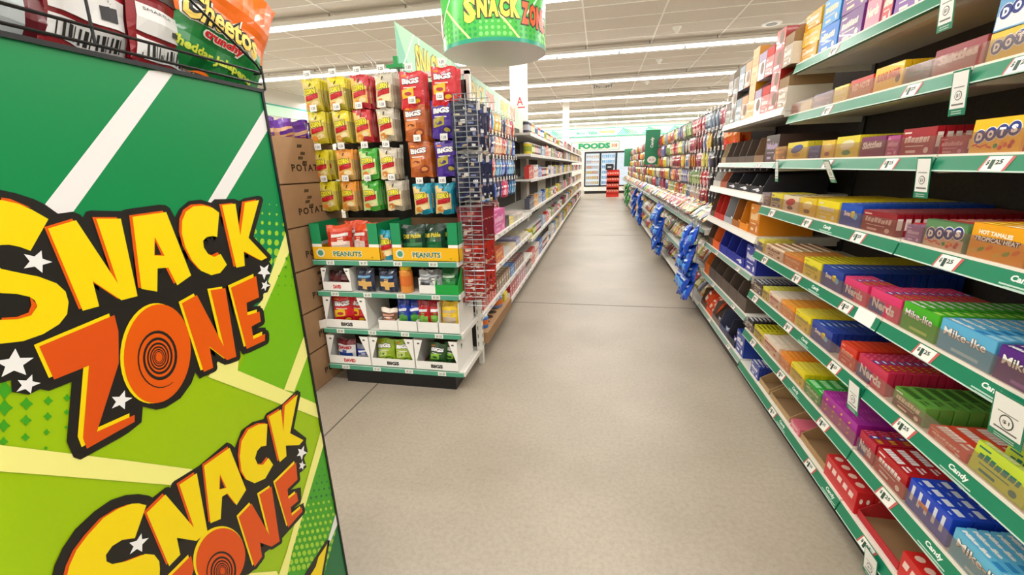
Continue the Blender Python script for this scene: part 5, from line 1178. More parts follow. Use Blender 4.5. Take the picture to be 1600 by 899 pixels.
# piled cartons up top: nine columns, four high
cols = [(['8f8274', '6a5d52'], 'grey brown'), (['84786c', '5c5048'], 'dark taupe'), (['a8b0b8', '7a848c'], 'silver grey'), (['e2b088', 'c88a5a'], 'peach'), (['e8a84a', 'd8901c'], 'amber'), (['b8a8c0', 'e8e4e8'], 'lilac white'), (['cc3a2c', 'e8e0d8'], 'red'), (['cc3a2c', 'a82820'], 'deep red'), (['9a7a54', 'e8e0d0'], 'kraft and white')]
yy = Y_D - 0.01
for i, (cc, nm) in enumerate(cols):
    L = 0.130
    for j in range(4):
        if j == 3 and i in (1,): continue
        hh = 0.108; c = cc[0]
        if j % 2 == 0 or i % 3 == 1: me = carton(L - 0.004, 0.22, hh, cc[(i + j) % 2], tc=cc[(i + j + 1) % 2], end=cc[1], top='3a3430', tri='' if i % 2 else 'plain', deco=(lambda b, fr, ft, fe, L, T, H: (blob(b, fr, L * 0.62, H * 0.6, L * 0.26, H * 0.34, M('7a5c40'), 0.0004, 16), rect(b, fr, L * 0.08, H * 0.12, L * 0.6, H * 0.16, M('efe9e0'), 0.0006))) if i % 2 else None)
        else: me = tray(L - 0.004, 0.22, hh, 0.05, c, '7a6248', None)
        put(me, 'candy_carton', (0.99 + 0.11, yy - L / 2, 1.656 + j * (hh + 0.0006)), (0, 0, random.uniform(-.02, .02)), label='%s carton high on the white edged unit, %s of its pile' % (nm, ['bottom', 'second', 'third', 'top'][j]), cat='candy carton')
    yy -= L + 0.004

# ================================================================ peg wall of hanging candy bags
RCOL = [('e0b42a', 'c8841a', 'f0dc90'), ('c83a4a', 'a8202c', 'f0c0c0'), ('d87a2a', 'b8501a', 'f4cc8a'), ('8a9ab0', 'c8ccd4', '5a6a90'), ('d8c83a', '8a8a1a', 'f0ecb0'), ('b8566a', 'e8c8cc', '8a2a44'), ('d8d0c0', 'a89a84', 'e8b0a0'), ('6a6a9a', '3a3a6a', 'b8b8d8'), ('a83038', 'e0a8a0', '6a1820'), ('7a9a4a', '4a6a2a', 'c8d89a')]
RNM = ['golden', 'red', 'orange', 'grey blue', 'yellow green', 'rose', 'beige', 'slate violet', 'brick red', 'olive green']
RBAG = [plain_bag(a, c, d, i * 0.9, 0.135, 0.175, 0.018, None, 'f4f0e8', 6, 7) for i, (a, c, d) in enumerate(RCOL)]
BLKB = plain_bag('1a1a1e', '26262c', '2c2a34', 0.4, 0.13, 0.17, 0.016, None, 'e8e8e8', 6, 7)
RORG = plain_bag('e0701c', 'd84a1c', 'e83a24', 0.7, 0.15, 0.20, 0.03, None, 'f0b080', 6, 7)
PR = [1.875, 1.675, 1.485, 1.290, 1.105]
PRN = ['top', 'second', 'third', 'fourth', 'lowest']
peg_bays = []
n_bays = 12
for i in range(n_bays):
    a = Y_D + 1.22 * i
    t = bay(a, a + 1.22, 'right run peg board bay with basket shelf, %s beyond the white edged unit' % NTH[i], top=2.0)
    for z, xf, s in ((0.80, 0.90, 'grey'), (0.45, 0.90, 'grey'), (0.12, 0.92, 'white')):
        s_ = shelf_part(t, a, a + 1.22, xf, z, s, False, [], h=0.03)
        if z > 0.7:
            b = MB()
            for k in range(2): b.tube([(xf, a, z + 0.03 + 0.04 * k), (xf, a + 1.22, z + 0.03 + 0.04 * k)], 0.003, WIRE, 5)
            for k in range(9 if i < 3 else 4): b.tube([(xf, a + 0.06 + k * (0.137 if i < 3 else 0.3), z), (xf, a + 0.06 + k * (0.137 if i < 3 else 0.3), z + 0.08)], 0.0022, WIRE, 5)
            b.build('basket_front', s_)
    peg_bays.append(t)
HK, TG = hang_hook(None, 0.28)
far_bags = MB()
def simple_bag(c1, c2):      # coarse bag for the far end of the aisle
    b = MB(); A, B = F(c1), F(c2); P_ = [(0, .065, 0), (0, -.065, 0), (-.018, .05, -.05), (-.018, -.05, -.05), (-.02, .052, -.12), (-.02, -.052, -.12), (0, .065, -.175), (0, -.065, -.175)]
    b.faces(P_, [(0, 1, 3, 2)], B); b.faces(P_, [(2, 3, 5, 4)], A); b.faces(P_, [(4, 5, 7, 6), (0, 2, 4, 6), (1, 7, 5, 3)], A); b.faces(P_, [(0, 6, 7, 1)], A)
    return b.mesh('coarse_bag')
RS = [simple_bag(a, d) for a, c, d in RCOL]
y = Y_D + 0.08; col = 0
while y < Y_D + 1.22 * n_bays - 0.05:
    bi = min(n_bays - 1, int((y - Y_D) / 1.22)); near = y < 7.65
    for r, z in enumerate(PR):
        ci = (int((y * 1.7 + r * 2.3)) * 7 + r * 3 + int(y * 3) // 2) % len(RBAG)
        blk = y < 4.9 and r >= 1
        if y < 4.35 and r < 2: me, nm = RORG, 'orange red'
        elif blk: me, nm = BLKB, 'black'
        else: me, nm = RBAG[ci], RNM[ci]
        if near:
            h = put(HK, 'peg_hook', (RB, y, z), (0, 0, 0), peg_bays[bi])
            if y < 5.6: put(TG, 'price_tag', (0, 0, 0), parent=h)
            for k in range(2):
                put(me, 'candy_bag', (RB - 0.28 + 0.02 + 0.07 * k, y + random.uniform(-.01, .01), z - 0.006), (random.uniform(-.05, .05), random.uniform(-.10, .02), random.uniform(-.25, .25)),
                    label='%s candy bag on the %s peg row, %s bay of pegs%s' % (nm, PRN[r], NTH[bi], '' if k == 0 else ', at the back'), cat='candy bag', group='%s candy bags, %s peg row, %s bay%s' % (nm, PRN[r], NTH[bi], '' if k == 0 else ' back'))
        else:
            if r < 3: add_mesh(far_bags, RS[(ci + 3) % 10], Matrix.Translation((1.08, y, (0.94, 0.60, 0.30)[r])) @ Euler((0, 0.8, random.uniform(-.4, .4))).to_matrix().to_4x4())
            add_mesh(far_bags, RS[ci], Matrix.Translation((RB - 0.26, y, z)) @ Euler((0, -0.05, random.uniform(-.3, .3))).to_matrix().to_4x4())
    y += 0.148
far_bags.build('candy_bag', label='mass of small coloured candy bags hanging on pegs at the far right end', cat='candy bags', kind='stuff')
# pouches lying in the basket shelf
k = 0
for a in range(46):
    y = Y_D + 0.12 + a * 0.105
    if y > 8.7: break
    for q in range(2):
        ci = (a * 3 + q * 5 + a // 4) % len(RBAG)
        put(RBAG[ci], 'candy_pouch', (1.06 + 0.14 * q, y, 0.955 + 0.055 * q), (random.uniform(-.3, .3), 0.95 - 0.15 * q, random.uniform(-.5, .5)), label='%s candy pouch lying in the basket shelf, %s bay of pegs' % (RNM[ci], NTH[int((y - Y_D) / 1.22)]), cat='candy pouch',
            group='%s pouches in the basket, %s bay' % (RNM[ci], NTH[int((y - Y_D) / 1.22)]))
for a in range(34):
    y = Y_D + 0.12 + a * 0.145
    ci = (a * 3) % 10 if a > 3 else 0
    put(RBAG[[6, 2, 4, 6, 9][a % 5]], 'candy_pouch', (1.06, y, 0.63), (0, 0.6, random.uniform(-.4, .4)), label='%s candy pouch on the shelf below the basket, %s bay' % (['beige', 'orange', 'yellow green', 'beige', 'olive green'][a % 5], NTH[int((y - Y_D) / 1.22)]), cat='candy pouch', group='%s pouches under the basket, bay %s' % (['beige', 'orange', 'yellow green', 'beige', 'olive green'][a % 5], NTH[int((y - Y_D) / 1.22)]))
for a in range(26):
    y = Y_D + 0.15 + a * 0.15
    ci = (a * 7) % 10
    put(RBAG[ci], 'candy_pouch', (1.09, y, 0.285), (0, 0.7, random.uniform(-.4, .4)), label='%s candy pouch on the base shelf of the peg wall, %s bay' % (RNM[ci], NTH[int((y - Y_D) / 1.22)]), cat='candy pouch', group='%s base shelf pouches, bay %s' % (RNM[ci], NTH[int((y - Y_D) / 1.22)]))
# clip strips of shiny blue and green bags hanging into the aisle
BLU = [plain_bag('1450c8', '0f3aa0', '5aa8f0', s, 0.20, 0.185, 0.040, None, 'd8ecfc', 10, 10) for s in (0.4, 2.1, 4.4)]
GRB = [plain_bag('1a8a3a', '0f6a2a', '7ad88a', s, 0.15, 0.17, 0.034, None, 'd8fce0', 6, 6) for s in (0.4, 2.1)]
def clip_strip(y, n, meshes, cname, which, dz=0.085, w=0.0, top=0.79):
    t = thing('clip_strip', 'clear hanging strip holding %s bags, %s' % (cname, which), 'clip strip', (0.885, y, 0.0))
    b = MB(); b.box(-0.002, 0.0, -0.015, 0.015, 0.12, top, M('cfd4d8', 0.2)); b.build('strip', t)
    for k in range(n):
        put(meshes[k % len(meshes)], 'snack_pouch', (0.862 - 0.03 * (k % 2), y + random.uniform(-.03, .03), top + 0.03 - k * dz), (random.uniform(-.35, .35), 0.32 + random.uniform(-.15, .15), random.uniform(-.35, .35)),
            label='shiny %s pouch on the clip strip %s' % (cname, which), cat='snack pouch', group='%s pouches, strip %s' % (cname, which))
clip_strip(4.02, 7, BLU, 'blue', 'nearest the orange bags'); clip_strip(4.20, 7, BLU, 'blue', 'second nearest the camera on the right run')
clip_strip(6.15, 7, BLU, 'blue', 'third along the right run'); clip_strip(6.45, 7, BLU, 'blue', 'fourth along the right run')
clip_strip(9.2, 7, BLU, 'blue', 'fifth along the right run'); clip_strip(10.6, 7, BLU, 'blue', 'sixth along the right run'); clip_strip(13.2, 7, GRB, 'green', 'far down the right run'); clip_strip(14.2, 7, GRB, 'green', 'last down the right run')
# green blade sign
t = thing('aisle_blade_sign', 'tall green Candy blade sign sticking out of the right hand peg wall', 'sign', (1.02, 9.2, 0))
b = MB(); b.box(-0.16, 0.12, -0.006, 0.006, 1.36, 2.02, M('1f7f58', 0.35)); fr = frame((-0.02, -0.0065, 1.75), (0, 0, 1), (-1, 0, 0))
fr = frame((0.0, -0.0065, 1.68), (0, 0, 1), (-1, 0, 0)); letters(b, fr, 'Candy', 0, -0.01, 0.20, 0.07, M('f2f2ee'), 0.0008, 0.03)
fr = frame((-0.02, -0.0065, 1.45), (1, 0, 0), (0, 0, 1)); blob(b, fr, 0, 0, 0.085, 0.07, M('f2f2ee'), 0.0006, 20); letters(b, fr, '$1.25', -0.05, -0.02, 0.10, 0.04, M('c8504a'), 0.001, 0.02); b.build('panel', t)
b = MB(); b.box(0.10, RB - 1.02, -0.008, 0.008, 1.7, 1.73, M('cfcfcf', 0.3)); b.build('bracket', t)
t = thing('aisle_blade_sign', 'short green blade sign at the far end of the right run', 'sign', (1.0, 17.4, 0))
b = MB(); b.box(-0.12, 0.18, -0.006, 0.006, 1.3, 1.95, M('2f8a64', 0.35)); b.build('panel', t); b = MB(); b.box(0.15, RB - 1.0, -0.008, 0.008, 1.7, 1.73, M('cfcfcf', 0.3)); b.build('bracket', t)
# ================================================================ left-hand gondola run (bays built like the right run's, turned round)
LXF = -0.82; LB = -1.27
def lshelf(t, y0, y1, z, xf=LXF, strip='f0ede5', h=0.035):
    b = MB(); b.box(LB, xf - 0.006, y0 + 0.003, y1 - 0.003, z - 0.025, z, SHELF); s = b.build('shelf', t)
    b = MB(); b.box(xf - 0.008, xf, y0 + 0.003, y1 - 0.003, z - h, z + 0.002, M(strip, 0.35)); fr = frame((xf, y0, z - h), (0, 1, 0), (0, 0, 1))
    for k in range(6): rect(b, fr, 0.08 + 0.19 * k, 0.006, 0.07, h - 0.012, M('b8bdb8', 0.3), 0.0006)
    b.build('price_strip', s); return s
def lbay(y0, label, levels, board=PEG, top=2.0):
    t = thing('shelving_unit', label, 'shelving unit')
    b = MB(); b.box(LB - 0.43, -0.875, y0, y0 + 1.22, 0, 0.09, M('0e0e10', 0.35)); b.build('kick_plate', t)
    b = MB(); b.box(LB - 0.02, LB, y0, y0 + 1.22, 0.09, top, board); b.build('back_board', t)
    b = MB(); b.box(LB, LB + 0.012, y0, y0 + 0.024, 0.09, top, SHELF); b.build('upright', t)
    for z in levels: lshelf(t, y0, y0 + 1.22, z)
    return t
L0 = 2.745
l1 = lbay(L0, 'first bay of the left run, hung with bags above four white shelves', (0.13, 0.335, 0.585, 0.842))
l2 = lbay(L0 + 1.22, 'second bay of the left run, hung with bags above four white shelves', (0.13, 0.335, 0.585, 0.842))
# slotted white post at the corner behind the end display
t = thing('slotted_post', 'white slotted steel post at the corner of the end display', 'post', (-0.80, 2.64, 0))
b = MB(); b.box(-0.02, 0.02, -0.02, 0.02, 0.14, 0.60, M('e9e6de', 0.4)); fr = frame((0.02, -0.02, 0.14), (0, 1, 0), (0, 0, 1))
for k in range(7): rect(b, fr, 0.010, 0.03 + k * 0.06, 0.007, 0.03, M('1c1c1c'), 0.0006); rect(b, fr, 0.024, 0.03 + k * 0.06, 0.007, 0.03, M('1c1c1c'), 0.0006)
fr = frame((-0.02, -0.02, 0.14), (1, 0, 0), (0, 0, 1))
for k in range(7): rect(b, fr, 0.010, 0.03 + k * 0.06, 0.006, 0.03, M('6c6a64'), 0.0006)
b.build('post_body', t)
LCOL = [('c8303a', 'a81c28', 'f0c8a0'), ('e0b43a', 'c8902a', 'f4e0a0'), ('3a5ab0', '1c3a80', 'a8c0f0'), ('e8a87a', 'c87a4a', 'f4d8b8'), ('d83a6a', 'b01c48', 'f8b8c8'), ('2a7ab0', '1a4a70', '9ad0f0'), ('e8dcb0', 'c8b888', 'd87a3a'), ('1c2c6a', '141c48', 'c8ccd8'), ('b84a2a', '8a2a1a', 'e8a080')]
LNM = ['red', 'golden', 'blue', 'peach', 'raspberry', 'teal', 'cream', 'navy', 'rust']
LBAG = [plain_bag(a, c, d, i * 1.3, 0.125, 0.175, 0.018, None, 'f4f0e8', 6, 7) for i, (a, c, d) in enumerate(LCOL)]
LH, LT = hang_hook(None, 0.29)
LR = [1.885, 1.675, 1.465, 1.255]
for i in range(17):
    y = 2.80 + i * 0.138
    for r, z in enumerate(LR):
        ci = (i // 2 * 5 + r * 2 + (i // 3)) % len(LBAG); bt = l1 if y < L0 + 1.22 else l2
        if y > 4.6 and r >= 2: ci = 5
        h = put(LH, 'peg_hook', (LB, y, z), (0, 0, math.pi), bt); put(LT, 'price_tag', (0, 0, 0), parent=h)
        for k in range(2):
            put(LBAG[ci], 'snack_pouch', (LB + 0.29 - 0.02 - 0.06 * k, y + random.uniform(-.008, .008), z - 0.006), (random.uniform(-.05, .05), random.uniform(-.12, .02), math.pi + random.uniform(-.22, .22)),
                label='%s pouch on the %s peg row of the left run, %s half%s' % (LNM[ci], ROWN[r], 'near' if bt is l1 else 'far', '' if k == 0 else ', behind'), cat='snack pouch', group='%s pouches, left run %s row %s%s' % (LNM[ci], ROWN[r], 'near' if bt is l1 else 'far', '' if k == 0 else ' behind'))
b = MB(); b.box(LB + 0.001, LB + 0.03, L0, L0 + 2.44, 1.60, 1.605, M('0c0c0c')); 
# packs on the white shelves of the first two bays
def lpack(w, d, h, c, c2, name='snack_box'):
    me = carton(w, d, h, c, tc=c2, ttc=c2); return me
SH = ['lowest', 'second', 'third', 'fourth']
def lrow(z, sh, y, items, xo=0.02):
    for j, (w, d, h, c, c2, nm, n, tilt) in enumerate(items):
        me = lpack(w, d, h, c, c2)
        for k in range(n):
            put(me, 'snack_box', (LXF - xo - d / 2 - k * (d + 0.004), y + w / 2, z + 0.001 + (0.5 * d * math.sin(abs(tilt)))), (0, tilt, math.pi), label='%s pack on the %s shelf of the left run, %s along' % (nm, sh, NTH[j]) + ('' if k == 0 else ', behind the front one'),
                cat='snack box', group=None if n == 1 else '%s packs %s shelf %d%s' % (nm, sh, j, '' if k == 0 else ' behind'))
        y += w + 0.012
lrow(0.842, 'top solid', 2.90, [(0.34, 0.30, 0.075, 'd8d4e0', '8a8ac8', 'white and violet flat', 1, 0), (0.06, 0.30, 0.11, '5a4434', 'e8e0d0', 'brown edged', 1, 0), (0.42, 0.12, 0.19, 'd8549a', 'f0b8d0', 'big pink', 1, 0), (0.16, 0.2, 0.10, '2a2430', '5a5060', 'dark', 1, 0), (0.22, 0.25, 0.06, 'e0cc6a', 'f4ecc0', 'pale yellow', 1, 0), (0.2, 0.2, 0.07, 'cfc8bc', 'a8a090', 'pale grey', 1, 0), (0.3, 0.25, 0.06, 'e8e0d0', 'c8a0a0', 'cream', 1, 0)])
lrow(0.585, 'third', 2.86, [(0.20, 0.28, 0.05, 'd8c8c0', 'e89a7a', 'pale peach flat', 1, 0), (0.26, 0.28, 0.05, 'cfd4e8', '4a5ab8', 'white and blue flat', 1, 0), (0.30, 0.22, 0.12, 'c8582a', 'f4b03a', 'brown with orange print', 1, 0), (0.3, 0.28, 0.05, 'dcd8d0', 'b8b0a0', 'grey white', 1, 0), (0.25, 0.28, 0.05, 'e0d0b0', 'c8a878', 'sand', 1, 0), (0.25, 0.25, 0.07, '8a8ab0', 'c8c8e0', 'lavender', 1, 0), (0.5, 0.25, 0.05, 'e8e0c8', 'b8a888', 'ivory', 1, 0)])
lrow(0.335, 'second', 2.90, [(0.075, 0.20, 0.13, 'c84a3a', 'e8a898', 'red and pink upright', 1, 0)] * 5 + [(0.085, 0.20, 0.11, '8a6a4a', 'e0d8c0', 'brown and white cupped', 1, 0)] * 6 + [(0.20, 0.20, 0.10, '2a6ab0', '9ac8f0', 'blue', 1, 0)] + [(0.10, 0.2, 0.10, '7a4a4a', 'd8c8c0', 'maroon cupped', 1, 0)] * 5)
for sh_, z_, y0_ in (('top solid', 0.842, 2.85), ('second', 0.335, 3.1)):
    for q in range(16):
        ci = (q // 2 * 4 + int(z_ * 10)) % len(LBAG); y = y0_ + q * 0.14
        put(LBAG[ci], 'snack_pouch', (LB + 0.06, y, z_ + 0.178), (random.uniform(-.06, .06), 0.12, math.pi + random.uniform(-.15, .15)), label='%s pouch standing at the back of the %s shelf of the left run' % (LNM[ci], sh_), cat='snack pouch', group='%s pouches standing on the %s shelf' % (LNM[ci], sh_))
# base shelf: kraft cup tray and tubs, red packs
t = thing('cup_tray', 'kraft board tray with round cup holes on the base shelf behind the end display', 'cup tray', (-0.86, 2.76, 0.132))
b = MB(); b.box(-0.09, 0.085, 0, 0.86, 0.0, 0.085, KRAFT, t=M('a9835c', 0.8), px=M('9a7650', 0.85)); b.build('tray_body', t)
for k in range(7):
    b = MB(); fr = frame((0, 0.10 + 0.115 * k, 0.085), (1, 0, 0), (0, 1, 0)); blob(b, fr, 0, 0, 0.042, 0.042, M('3c2a1c', 0.9), 0.0006, 20); b.build('cup_hole', t)
jar(0.045, 0.10, '2c78c8', 'f0f0ee', name='snack_tub', lab='blue tub with a white lid standing in the near cup hole', x=-0.845, y=2.87, z=0.218)
jar(0.060, 0.11, '7a84a8', 'b8bccc', name='snack_tub', lab='larger blue grey tub standing farther along the kraft cup tray', x=-0.86, y=3.36, z=0.218)
put(carton(0.12, 0.1, 0.07, 'e0cc20', tc='f0ecb0'), 'snack_box', (-0.86, 3.55, 0.218), (0, 0, math.pi), label='small yellow box at the far end of the kraft cup tray', cat='snack box')
lrow(0.13, 'base', 3.66, [(0.20, 0.25, 0.06, 'd8ccb8', 'c8b8a0', 'beige flat', 1, 0)] + [(0.10, 0.22, 0.14, 'b82a34', 'f0d0d0', 'red upright', 1, 0)] * 4 + [(0.11, 0.22, 0.14, 'c88a94', 'f0dce0', 'dusty pink upright', 1, 0)] * 4 + [(0.14, 0.2, 0.10, '8a7a70', 'd8d0c8', 'taupe', 1, 0)] * 3)

# farther bays of shelves with groceries
LL = (0.13, 0.50, 0.865, 1.235, 1.53, 1.77)
GC = [('c83a30', 'f0d8c8', 'red'), ('e8e4dc', 'c83a3a', 'white and red'), ('3a6ab0', 'e8f0f8', 'blue'), ('d8c02a', '8a9a2a', 'yellow'), ('6a8a3a', 'e0ecb8', 'green'), ('8a3a4a', 'e8c8cc', 'wine'), ('4a4a58', 'c8c8d0', 'charcoal'), ('e0a04a', 'f8e8c0', 'amber'), ('b8c8d8', '4a6a9a', 'pale blue')]
G1B = [carton(0.125, 0.06, 0.17, a, tc=c) for a, c, n in GC]
def canm(c, c2):
    b = MB(); b.cyl((0, 0, 0), 0.038, 0.038, 0.12, M(c, 0.3), 14); b.cyl((0, 0, 0.03), 0.0385, 0.0385, 0.06, M(c2, 0.3), 14); b.cyl((0, 0, 0.12), 0.034, 0.034, 0.012, M('d8d8d8', 0.3), 14); return b.mesh('canister')
G2B = [canm(a, c) for a, c, n in GC]
far_boxes = MB(); cnt = 0
for i in range(12):
    y0 = L0 + 2.44 + 1.22 * i
    t = lbay(y0, 'grocery bay of the left run, %s beyond the hanging bags' % NTH[i], LL, top=1.95, board=M('cfcac0', 0.6) if i % 4 == 3 else PEG)
    for li, z in enumerate(LL):
        y = y0 + 0.02
        k = 0
        while y < y0 + 1.20 - 0.12:
            ci = (i * 5 + li * 3 + k // 3) % len(GC); k += 1
            tall = (li + i) % 3 != 1 and li != 5
            if i < 4:
                if tall:
                    put(G1B[ci], 'grocery_box', (LXF - 0.06, y + 0.0625, z + 0.001), (0, 0, math.pi + random.uniform(-.03, .03)), scale=(1, 1, random.uniform(.75, 1.0) if li else 1.2), label='%s grocery box on the %s shelf, %s bay past the hanging bags' % (GC[ci][2], ORD[li], NTH[i]), cat='grocery box', group='%s boxes, %s shelf, %s grocery bay' % (GC[ci][2], ORD[li], NTH[i])); y += 0.131
                else:
                    put(G2B[ci], 'canister', (LXF - 0.065, y + 0.045, z + 0.001), label='%s canister on the %s shelf, %s bay past the hanging bags' % (GC[ci][2], ORD[li], NTH[i]), cat='canister', group='%s canisters, %s shelf, %s grocery bay' % (GC[ci][2], ORD[li], NTH[i])); y += 0.09
            else:
                far_boxes.box(LXF - 0.11, LXF - 0.02, y, y + 0.125, z + 0.001, z + 0.12 + 0.05 * ((k + li) % 2), M(GC[ci][0], 0.5), px=M(GC[(ci + k % 2) % 9][0], 0.5)); y += 0.14
far_boxes.build('grocery_box', label='distant coloured grocery boxes filling the far shelves of the left run', cat='grocery boxes', kind='stuff')
# header boards along the top of the run
HX = -1.285
def header(y0, y1, lab, rep):
    t = thing('header_board', lab, 'header board', (0, 0, 0))
    b = MB(); b.box(HX - 0.004, HX, y0, y1, 1.99, 2.272, M('b6e2c0', 0.5))
    fr = frame((HX, y0, 1.99), (0, 1, 0), (0, 0, 1)); H = 0.282; L = y1 - y0
    polyd(b, fr, [(0, 0), (0.0, H), (0.20, 0)], M('86c8ac'), 0.0006)
    for k in range(int(L / 0.33) + 1):
        a = 0.02 + 0.33 * k
        s0 = min(a, L); e_ = min(a + 0.25, L)
        if e_ > s0 + 0.02: rect(b, fr, s0, 0, 0.02, H, M('e2f4e2'), 0.001, min(0.25, L - s0 - 0.02) if k % 2 == 0 else 0)
    b.build('board', t)
    b = MB()
    for k in range(rep):
        a = 0.28 + k * 1.32
        letters(b, fr, 'SNACK', a - 0.006, 0.042, 0.512, 0.195, M('9a8a5a'), 0.0014, 0.09); letters(b, fr, 'SNACK', a, 0.05, 0.50, 0.18, M('f4da6a'), 0.002, 0.04)
        if a + 1.0 < L + 0.1: letters(b, fr, 'ZONE', a + 0.55, 0.042, 0.412, 0.19, M('b86a5a'), 0.0014, 0.09); letters(b, fr, 'ZONE', a + 0.555, 0.05, 0.40, 0.175, M('f4a594'), 0.002, 0.04)
    b.build('lettering', t)
header(2.765, 4.09, 'pale green snack header board with a pointed near end, above the end display', 1)
header(4.10, 7.83, 'longer pale green snack header board running back along the left aisle top', 3)
# back halves of the left run (the neighbouring aisle's side) close the unit
# ================================================================ round hanging sign
DC = (-1.02, 4.335); DR_ = 0.482; DZ = 2.412; DH = 0.50
t = thing('round_hanging_sign', 'large round green SNACK ZONE drum sign hanging from the ceiling', 'hanging sign', (DC[0], DC[1], 0))
b = MB(); b.cyl((0, 0, DZ), DR_, DR_, DH, M('3fa63c', 0.28), 72, cap=M('d8d4cc')); b.build('printed_drum', t)
b = MB(); b.cyl((0, 0, DZ - 0.003), DR_ + 0.002, DR_ + 0.002, 0.032, M('0f8a6c', 0.3), 72, capb=M('d6d3cd', 0.45)); b.cyl((0, 0, DZ + DH - 0.03), DR_ + 0.002, DR_ + 0.002, 0.032, M('0f8a6c', 0.3), 72); b.build('rim', t)
def drum_fr(theta0):
    def f(a, c, e=0.0):
        th = theta0 + a / DR_; r = DR_ + e; return Vector((r * math.sin(th), -r * math.cos(th), DZ + c))
    return f
b = MB(); f0 = drum_fr(0)
def arcquad(a0, a1, c0, c1, sk, mat, e, n=8):     # slanted stripe broken into short pieces so that it follows the drum
    for i in range(n):
        u0, u1 = i / n, (i + 1) / n
        za, zb = c0 + (c1 - c0) * u0, c0 + (c1 - c0) * u1
        b.face([f0(a0 + sk * u0, za, e), f0(a1 + sk * u0, za, e), f0(a1 + sk * u1, zb, e), f0(a0 + sk * u1, zb, e)], mat)
circ = 2 * math.pi * DR_
for k in range(14):
    a = -circ / 2 + k * circ / 14
    if k % 3 == 0:
        for q in range(3): arcquad(a + q * .07, a + 0.07 + q * .07, 0.03, 0.47, 0.44, M('1fa050', 0.3), 0.0005, 12)
    if k % 2 == 0: arcquad(a + 0.1, a + 0.125, 0.03, 0.30, -0.27, M('d8f08a', 0.3), 0.0012, 10)
    else: arcquad(a - 0.05, a - 0.03, 0.20, 0.48, 0.28, M('c8f4c8', 0.3), 0.0012, 10)
for k in range(60):
    a = -circ / 2 + k * circ / 60
    for q in range(4): blob(b, f0, a, 0.055 + q * 0.045, 0.017 - q * 0.0026, 0.017 - q * 0.0026, M('7ae06a' if (k // 6) % 2 else '12903a', 0.3), 0.0008, 8)
for th0 in (-0.04, -2.47, 2.25):
    fr = drum_fr(th0)
    def polyblk(pts): b.face([fr(x, y, 0.003) for x, y in pts], INK)
    def curved(s, x, y, wd, ht, mat, e, bold): 
        n = len(s); 
        for i, ch in enumerate(s): letters(b, fr, ch, x + wd * i / n, y, wd / n * 0.92, ht, mat, e, bold)
    for i, ch in enumerate('SNACK'):
        x = -0.10 + i * 0.094 + (0.0 if i else -0.03); ww = 0.112 if i == 0 else 0.085; yy = 0.175 if i else 0.145; hh = 0.155 if i else 0.21
        letters(b, fr, ch, x - 0.010, yy - 0.010, ww + 0.02, hh + 0.02, M('3a3428'), 0.0022, 0.13); letters(b, fr, ch, x, yy, ww, hh, M('f6dc4a', 0.35), 0.0036, 0.06)
    for i, ch in enumerate('ZONE'):
        x = 0.375 + i * 0.088; ww = 0.080; yy = 0.14 - 0.006 * i
        letters(b, fr, ch, x - 0.010, yy - 0.012, ww + 0.02, 0.19, M('2a2420'), 0.0026, 0.14); letters(b, fr, ch, x, yy, ww, 0.165, M('e2501c', 0.35), 0.0040, 0.06)
b.build('printed_lettering', t)
b = MB()
for k in range(3):
    th = k * 2.094; b.tube([(DR_ * 0.9 * math.cos(th), DR_ * 0.9 * math.sin(th), DZ + DH), (DR_ * 0.3 * math.cos(th), DR_ * 0.3 * math.sin(th), CEIL)], 0.002, M('a8a8a8', 0.3, 0.8), 5)
b.build('hanging_wire', t)

# ================================================================ far end of the aisle
t = thing('glass_door_refrigerator', 'black framed glass door drinks refrigerator at the end of the aisle', 'refrigerator', (0, 22.0, 0))
b = MB(); x0, x1 = -0.80, 2.3; b.box(x0, x1, 0, 0.8, 0.12, 2.02, M('15161a')); b.box(x0 + 0.02, x1 - 0.02, 0.02, 0.8, 0, 0.13, M('101010')); b.box(x0, x1, -0.02, 0.0, 0.13, 0.34, M('ecebe6')); b.build('cabinet', t)
ICE = emit('case_light', 'f4f8fb', 1.1)
for k in range(4):
    a = x0 + 0.05 + k * 0.755
    b = MB(); b.box(a, a + 0.70, -0.015, -0.012, 0.40, 1.94, ICE); d = b.build('lit_interior', t)
    b = MB()
    for (p, q, r, s) in ((a - 0.03, a + 0.02, 0.36, 1.98), (a + 0.68, a + 0.73, 0.36, 1.98), (a, a + 0.70, 0.36, 0.41), (a, a + 0.70, 1.93, 1.98)): b.box(p, q, -0.06, -0.01, r, s, M('17181c'))
    b.box(a + 0.64, a + 0.66, -0.09, -0.06, 0.9, 1.4, CHROME); d = b.build('door', t)
    b = MB(); b.box(a + 0.02, a + 0.68, -0.045, -0.042, 0.41, 1.93, clear_mat('door_glass', 'f4f8fa', 0.06) if k == 0 else bpy.data.materials['door_glass']); b.build('glass', d)
    for j in range(6): b = MB(); b.box(a + 0.01, a + 0.69, -0.03, -0.016, 0.45 + j * 0.25, 0.462 + j * 0.25, M('e8e8e4')); b.build('rack', t)
fc = ['e8e4da', 'e8d8a0', 'e0c860', 'd8a070', 'c8d0d8', 'e8e8e4', '8ac0e8', 'a8d4f4', 'b8dcf4', '9ac8ec']
FB = {}
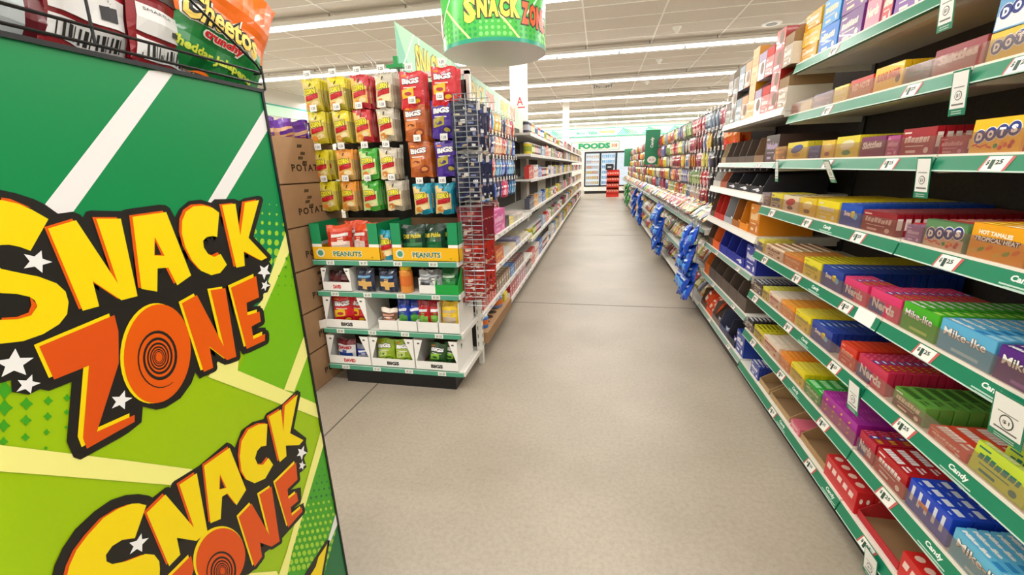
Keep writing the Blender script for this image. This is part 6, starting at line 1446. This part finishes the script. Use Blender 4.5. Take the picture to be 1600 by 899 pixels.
for k in range(2):
    a = x0 + 0.08 + k * 0.755
    for j in range(6):
        for q in range(7):
            c = fc[(j + q // 3) % 6] if k == 0 else fc[6 + (j + q) % 4]
            if c not in FB: FB[c] = carton(0.075, 0.012, 0.15, c, tc='c8584a' if k == 0 else '3a78b8')
            put(FB[c], 'chilled_pack', (a + 0.06 + q * 0.088, 22.0 - 0.030, 0.463 + j * 0.25 + 0.001), (0, 0, RZE), label='small chilled pack behind the %s refrigerator door, %s rack' % (['left', 'second'][k], ORD[j]), cat='chilled pack', group='chilled packs, %s door, %s rack' % (['left', 'second'][k], ORD[j]))
t = thing('wall_sign', 'green lettered FOODS sign on a pale board above the refrigerator', 'sign', (0, 22.3, 0))
b = MB(); b.box(-1.46, 0.86, 0, 0.03, 2.10, 2.50, M('d5cdb8')); 
for (p, q, r, s) in ((-1.46, 0.86, 2.48, 2.51), (-1.46, 0.86, 2.09, 2.115), (-1.47, -1.44, 2.09, 2.51), (0.84, 0.87, 2.09, 2.51)): b.box(p, q, -0.01, 0.03, r, s, M('6a9a84'))
b.build('board', t); b = MB(); fr = frame((-1.12, -0.002, 2.16), (1, 0, 0), (0, 0, 1)); letters(b, fr, 'FOODS', 0, 0, 1.55, 0.28, M('178a5a'), 0.006, 0.07)
b.build('lettering', t)
for k, c in enumerate(('e08a6a', 'd8a08a', 'e0705a')): b = MB(); blob(b, fr, 1.66 + 0.09 * k, 0.14, 0.05, 0.09, M(c), 0.005, 12); b.build('food_print', t)
for xx in (-1.3, 0.7): b = MB(); b.tube([(xx, 0.015, 2.5), (xx, 0.015, CEIL)], 0.006, CHROME); b.build('hanging_rod', t)
t = thing('display_stand', 'red tiered cardboard snack stand in front of the refrigerator', 'display stand', (0.545, 19.5, 0), rz=RZE)
b = MB(); b.box(-0.02, 0.30, -0.27, 0.27, 0, 0.16, M('d82a1c')); b.box(0.28, 0.30, -0.27, 0.27, 0.16, 1.16, M('b8201a'))
b.box(0.0, 0.30, -0.27, -0.255, 0.16, 1.1, M('c8241c')); b.box(0.0, 0.30, 0.255, 0.27, 0.16, 1.1, M('c8241c')); b.build('body', t)
for j in range(4):
    b = MB(); b.box(-0.03, 0.30, -0.26, 0.26, 0.16 + 0.25 * j, 0.18 + 0.25 * j, M('d82a1c')); b.box(-0.03, -0.02, -0.27, 0.27, 0.15 + 0.25 * j, 0.23 + 0.25 * j, M('e03a2a')); b.build('shelf', t)
b = MB(); b.box(0.0, 0.02, 0.0, 0.33, 1.16, 1.42, M('1c1e24')); fr = frame((0.0, 0.33, 1.16), (0, -1, 0), (0, 0, 1)); letters(b, fr, 'NEW', 0.08, 0.1, 0.16, 0.07, M('e8e8e8'), 0.001) if False else rect(b, fr, 0.08, 0.1, 0.16, 0.05, M('d8d8d8'), 0.001); b.build('header_card', t)
rb = carton(0.10, 0.05, 0.15, 'd84a2a', tc='f4e8dc')
for j in range(4):
    for q in range(5): put(rb, 'snack_box', (0.545 - 0.21 + 0.105 * q, 19.5 + 0.03, 0.181 + 0.25 * j), (0, 0, RZE), label='small red and white box on the %s tier of the red stand' % ['lowest', 'second', 'third', 'top'][j], cat='snack box', group='boxes on the red stand, %s tier' % ['lowest', 'second', 'third', 'top'][j])
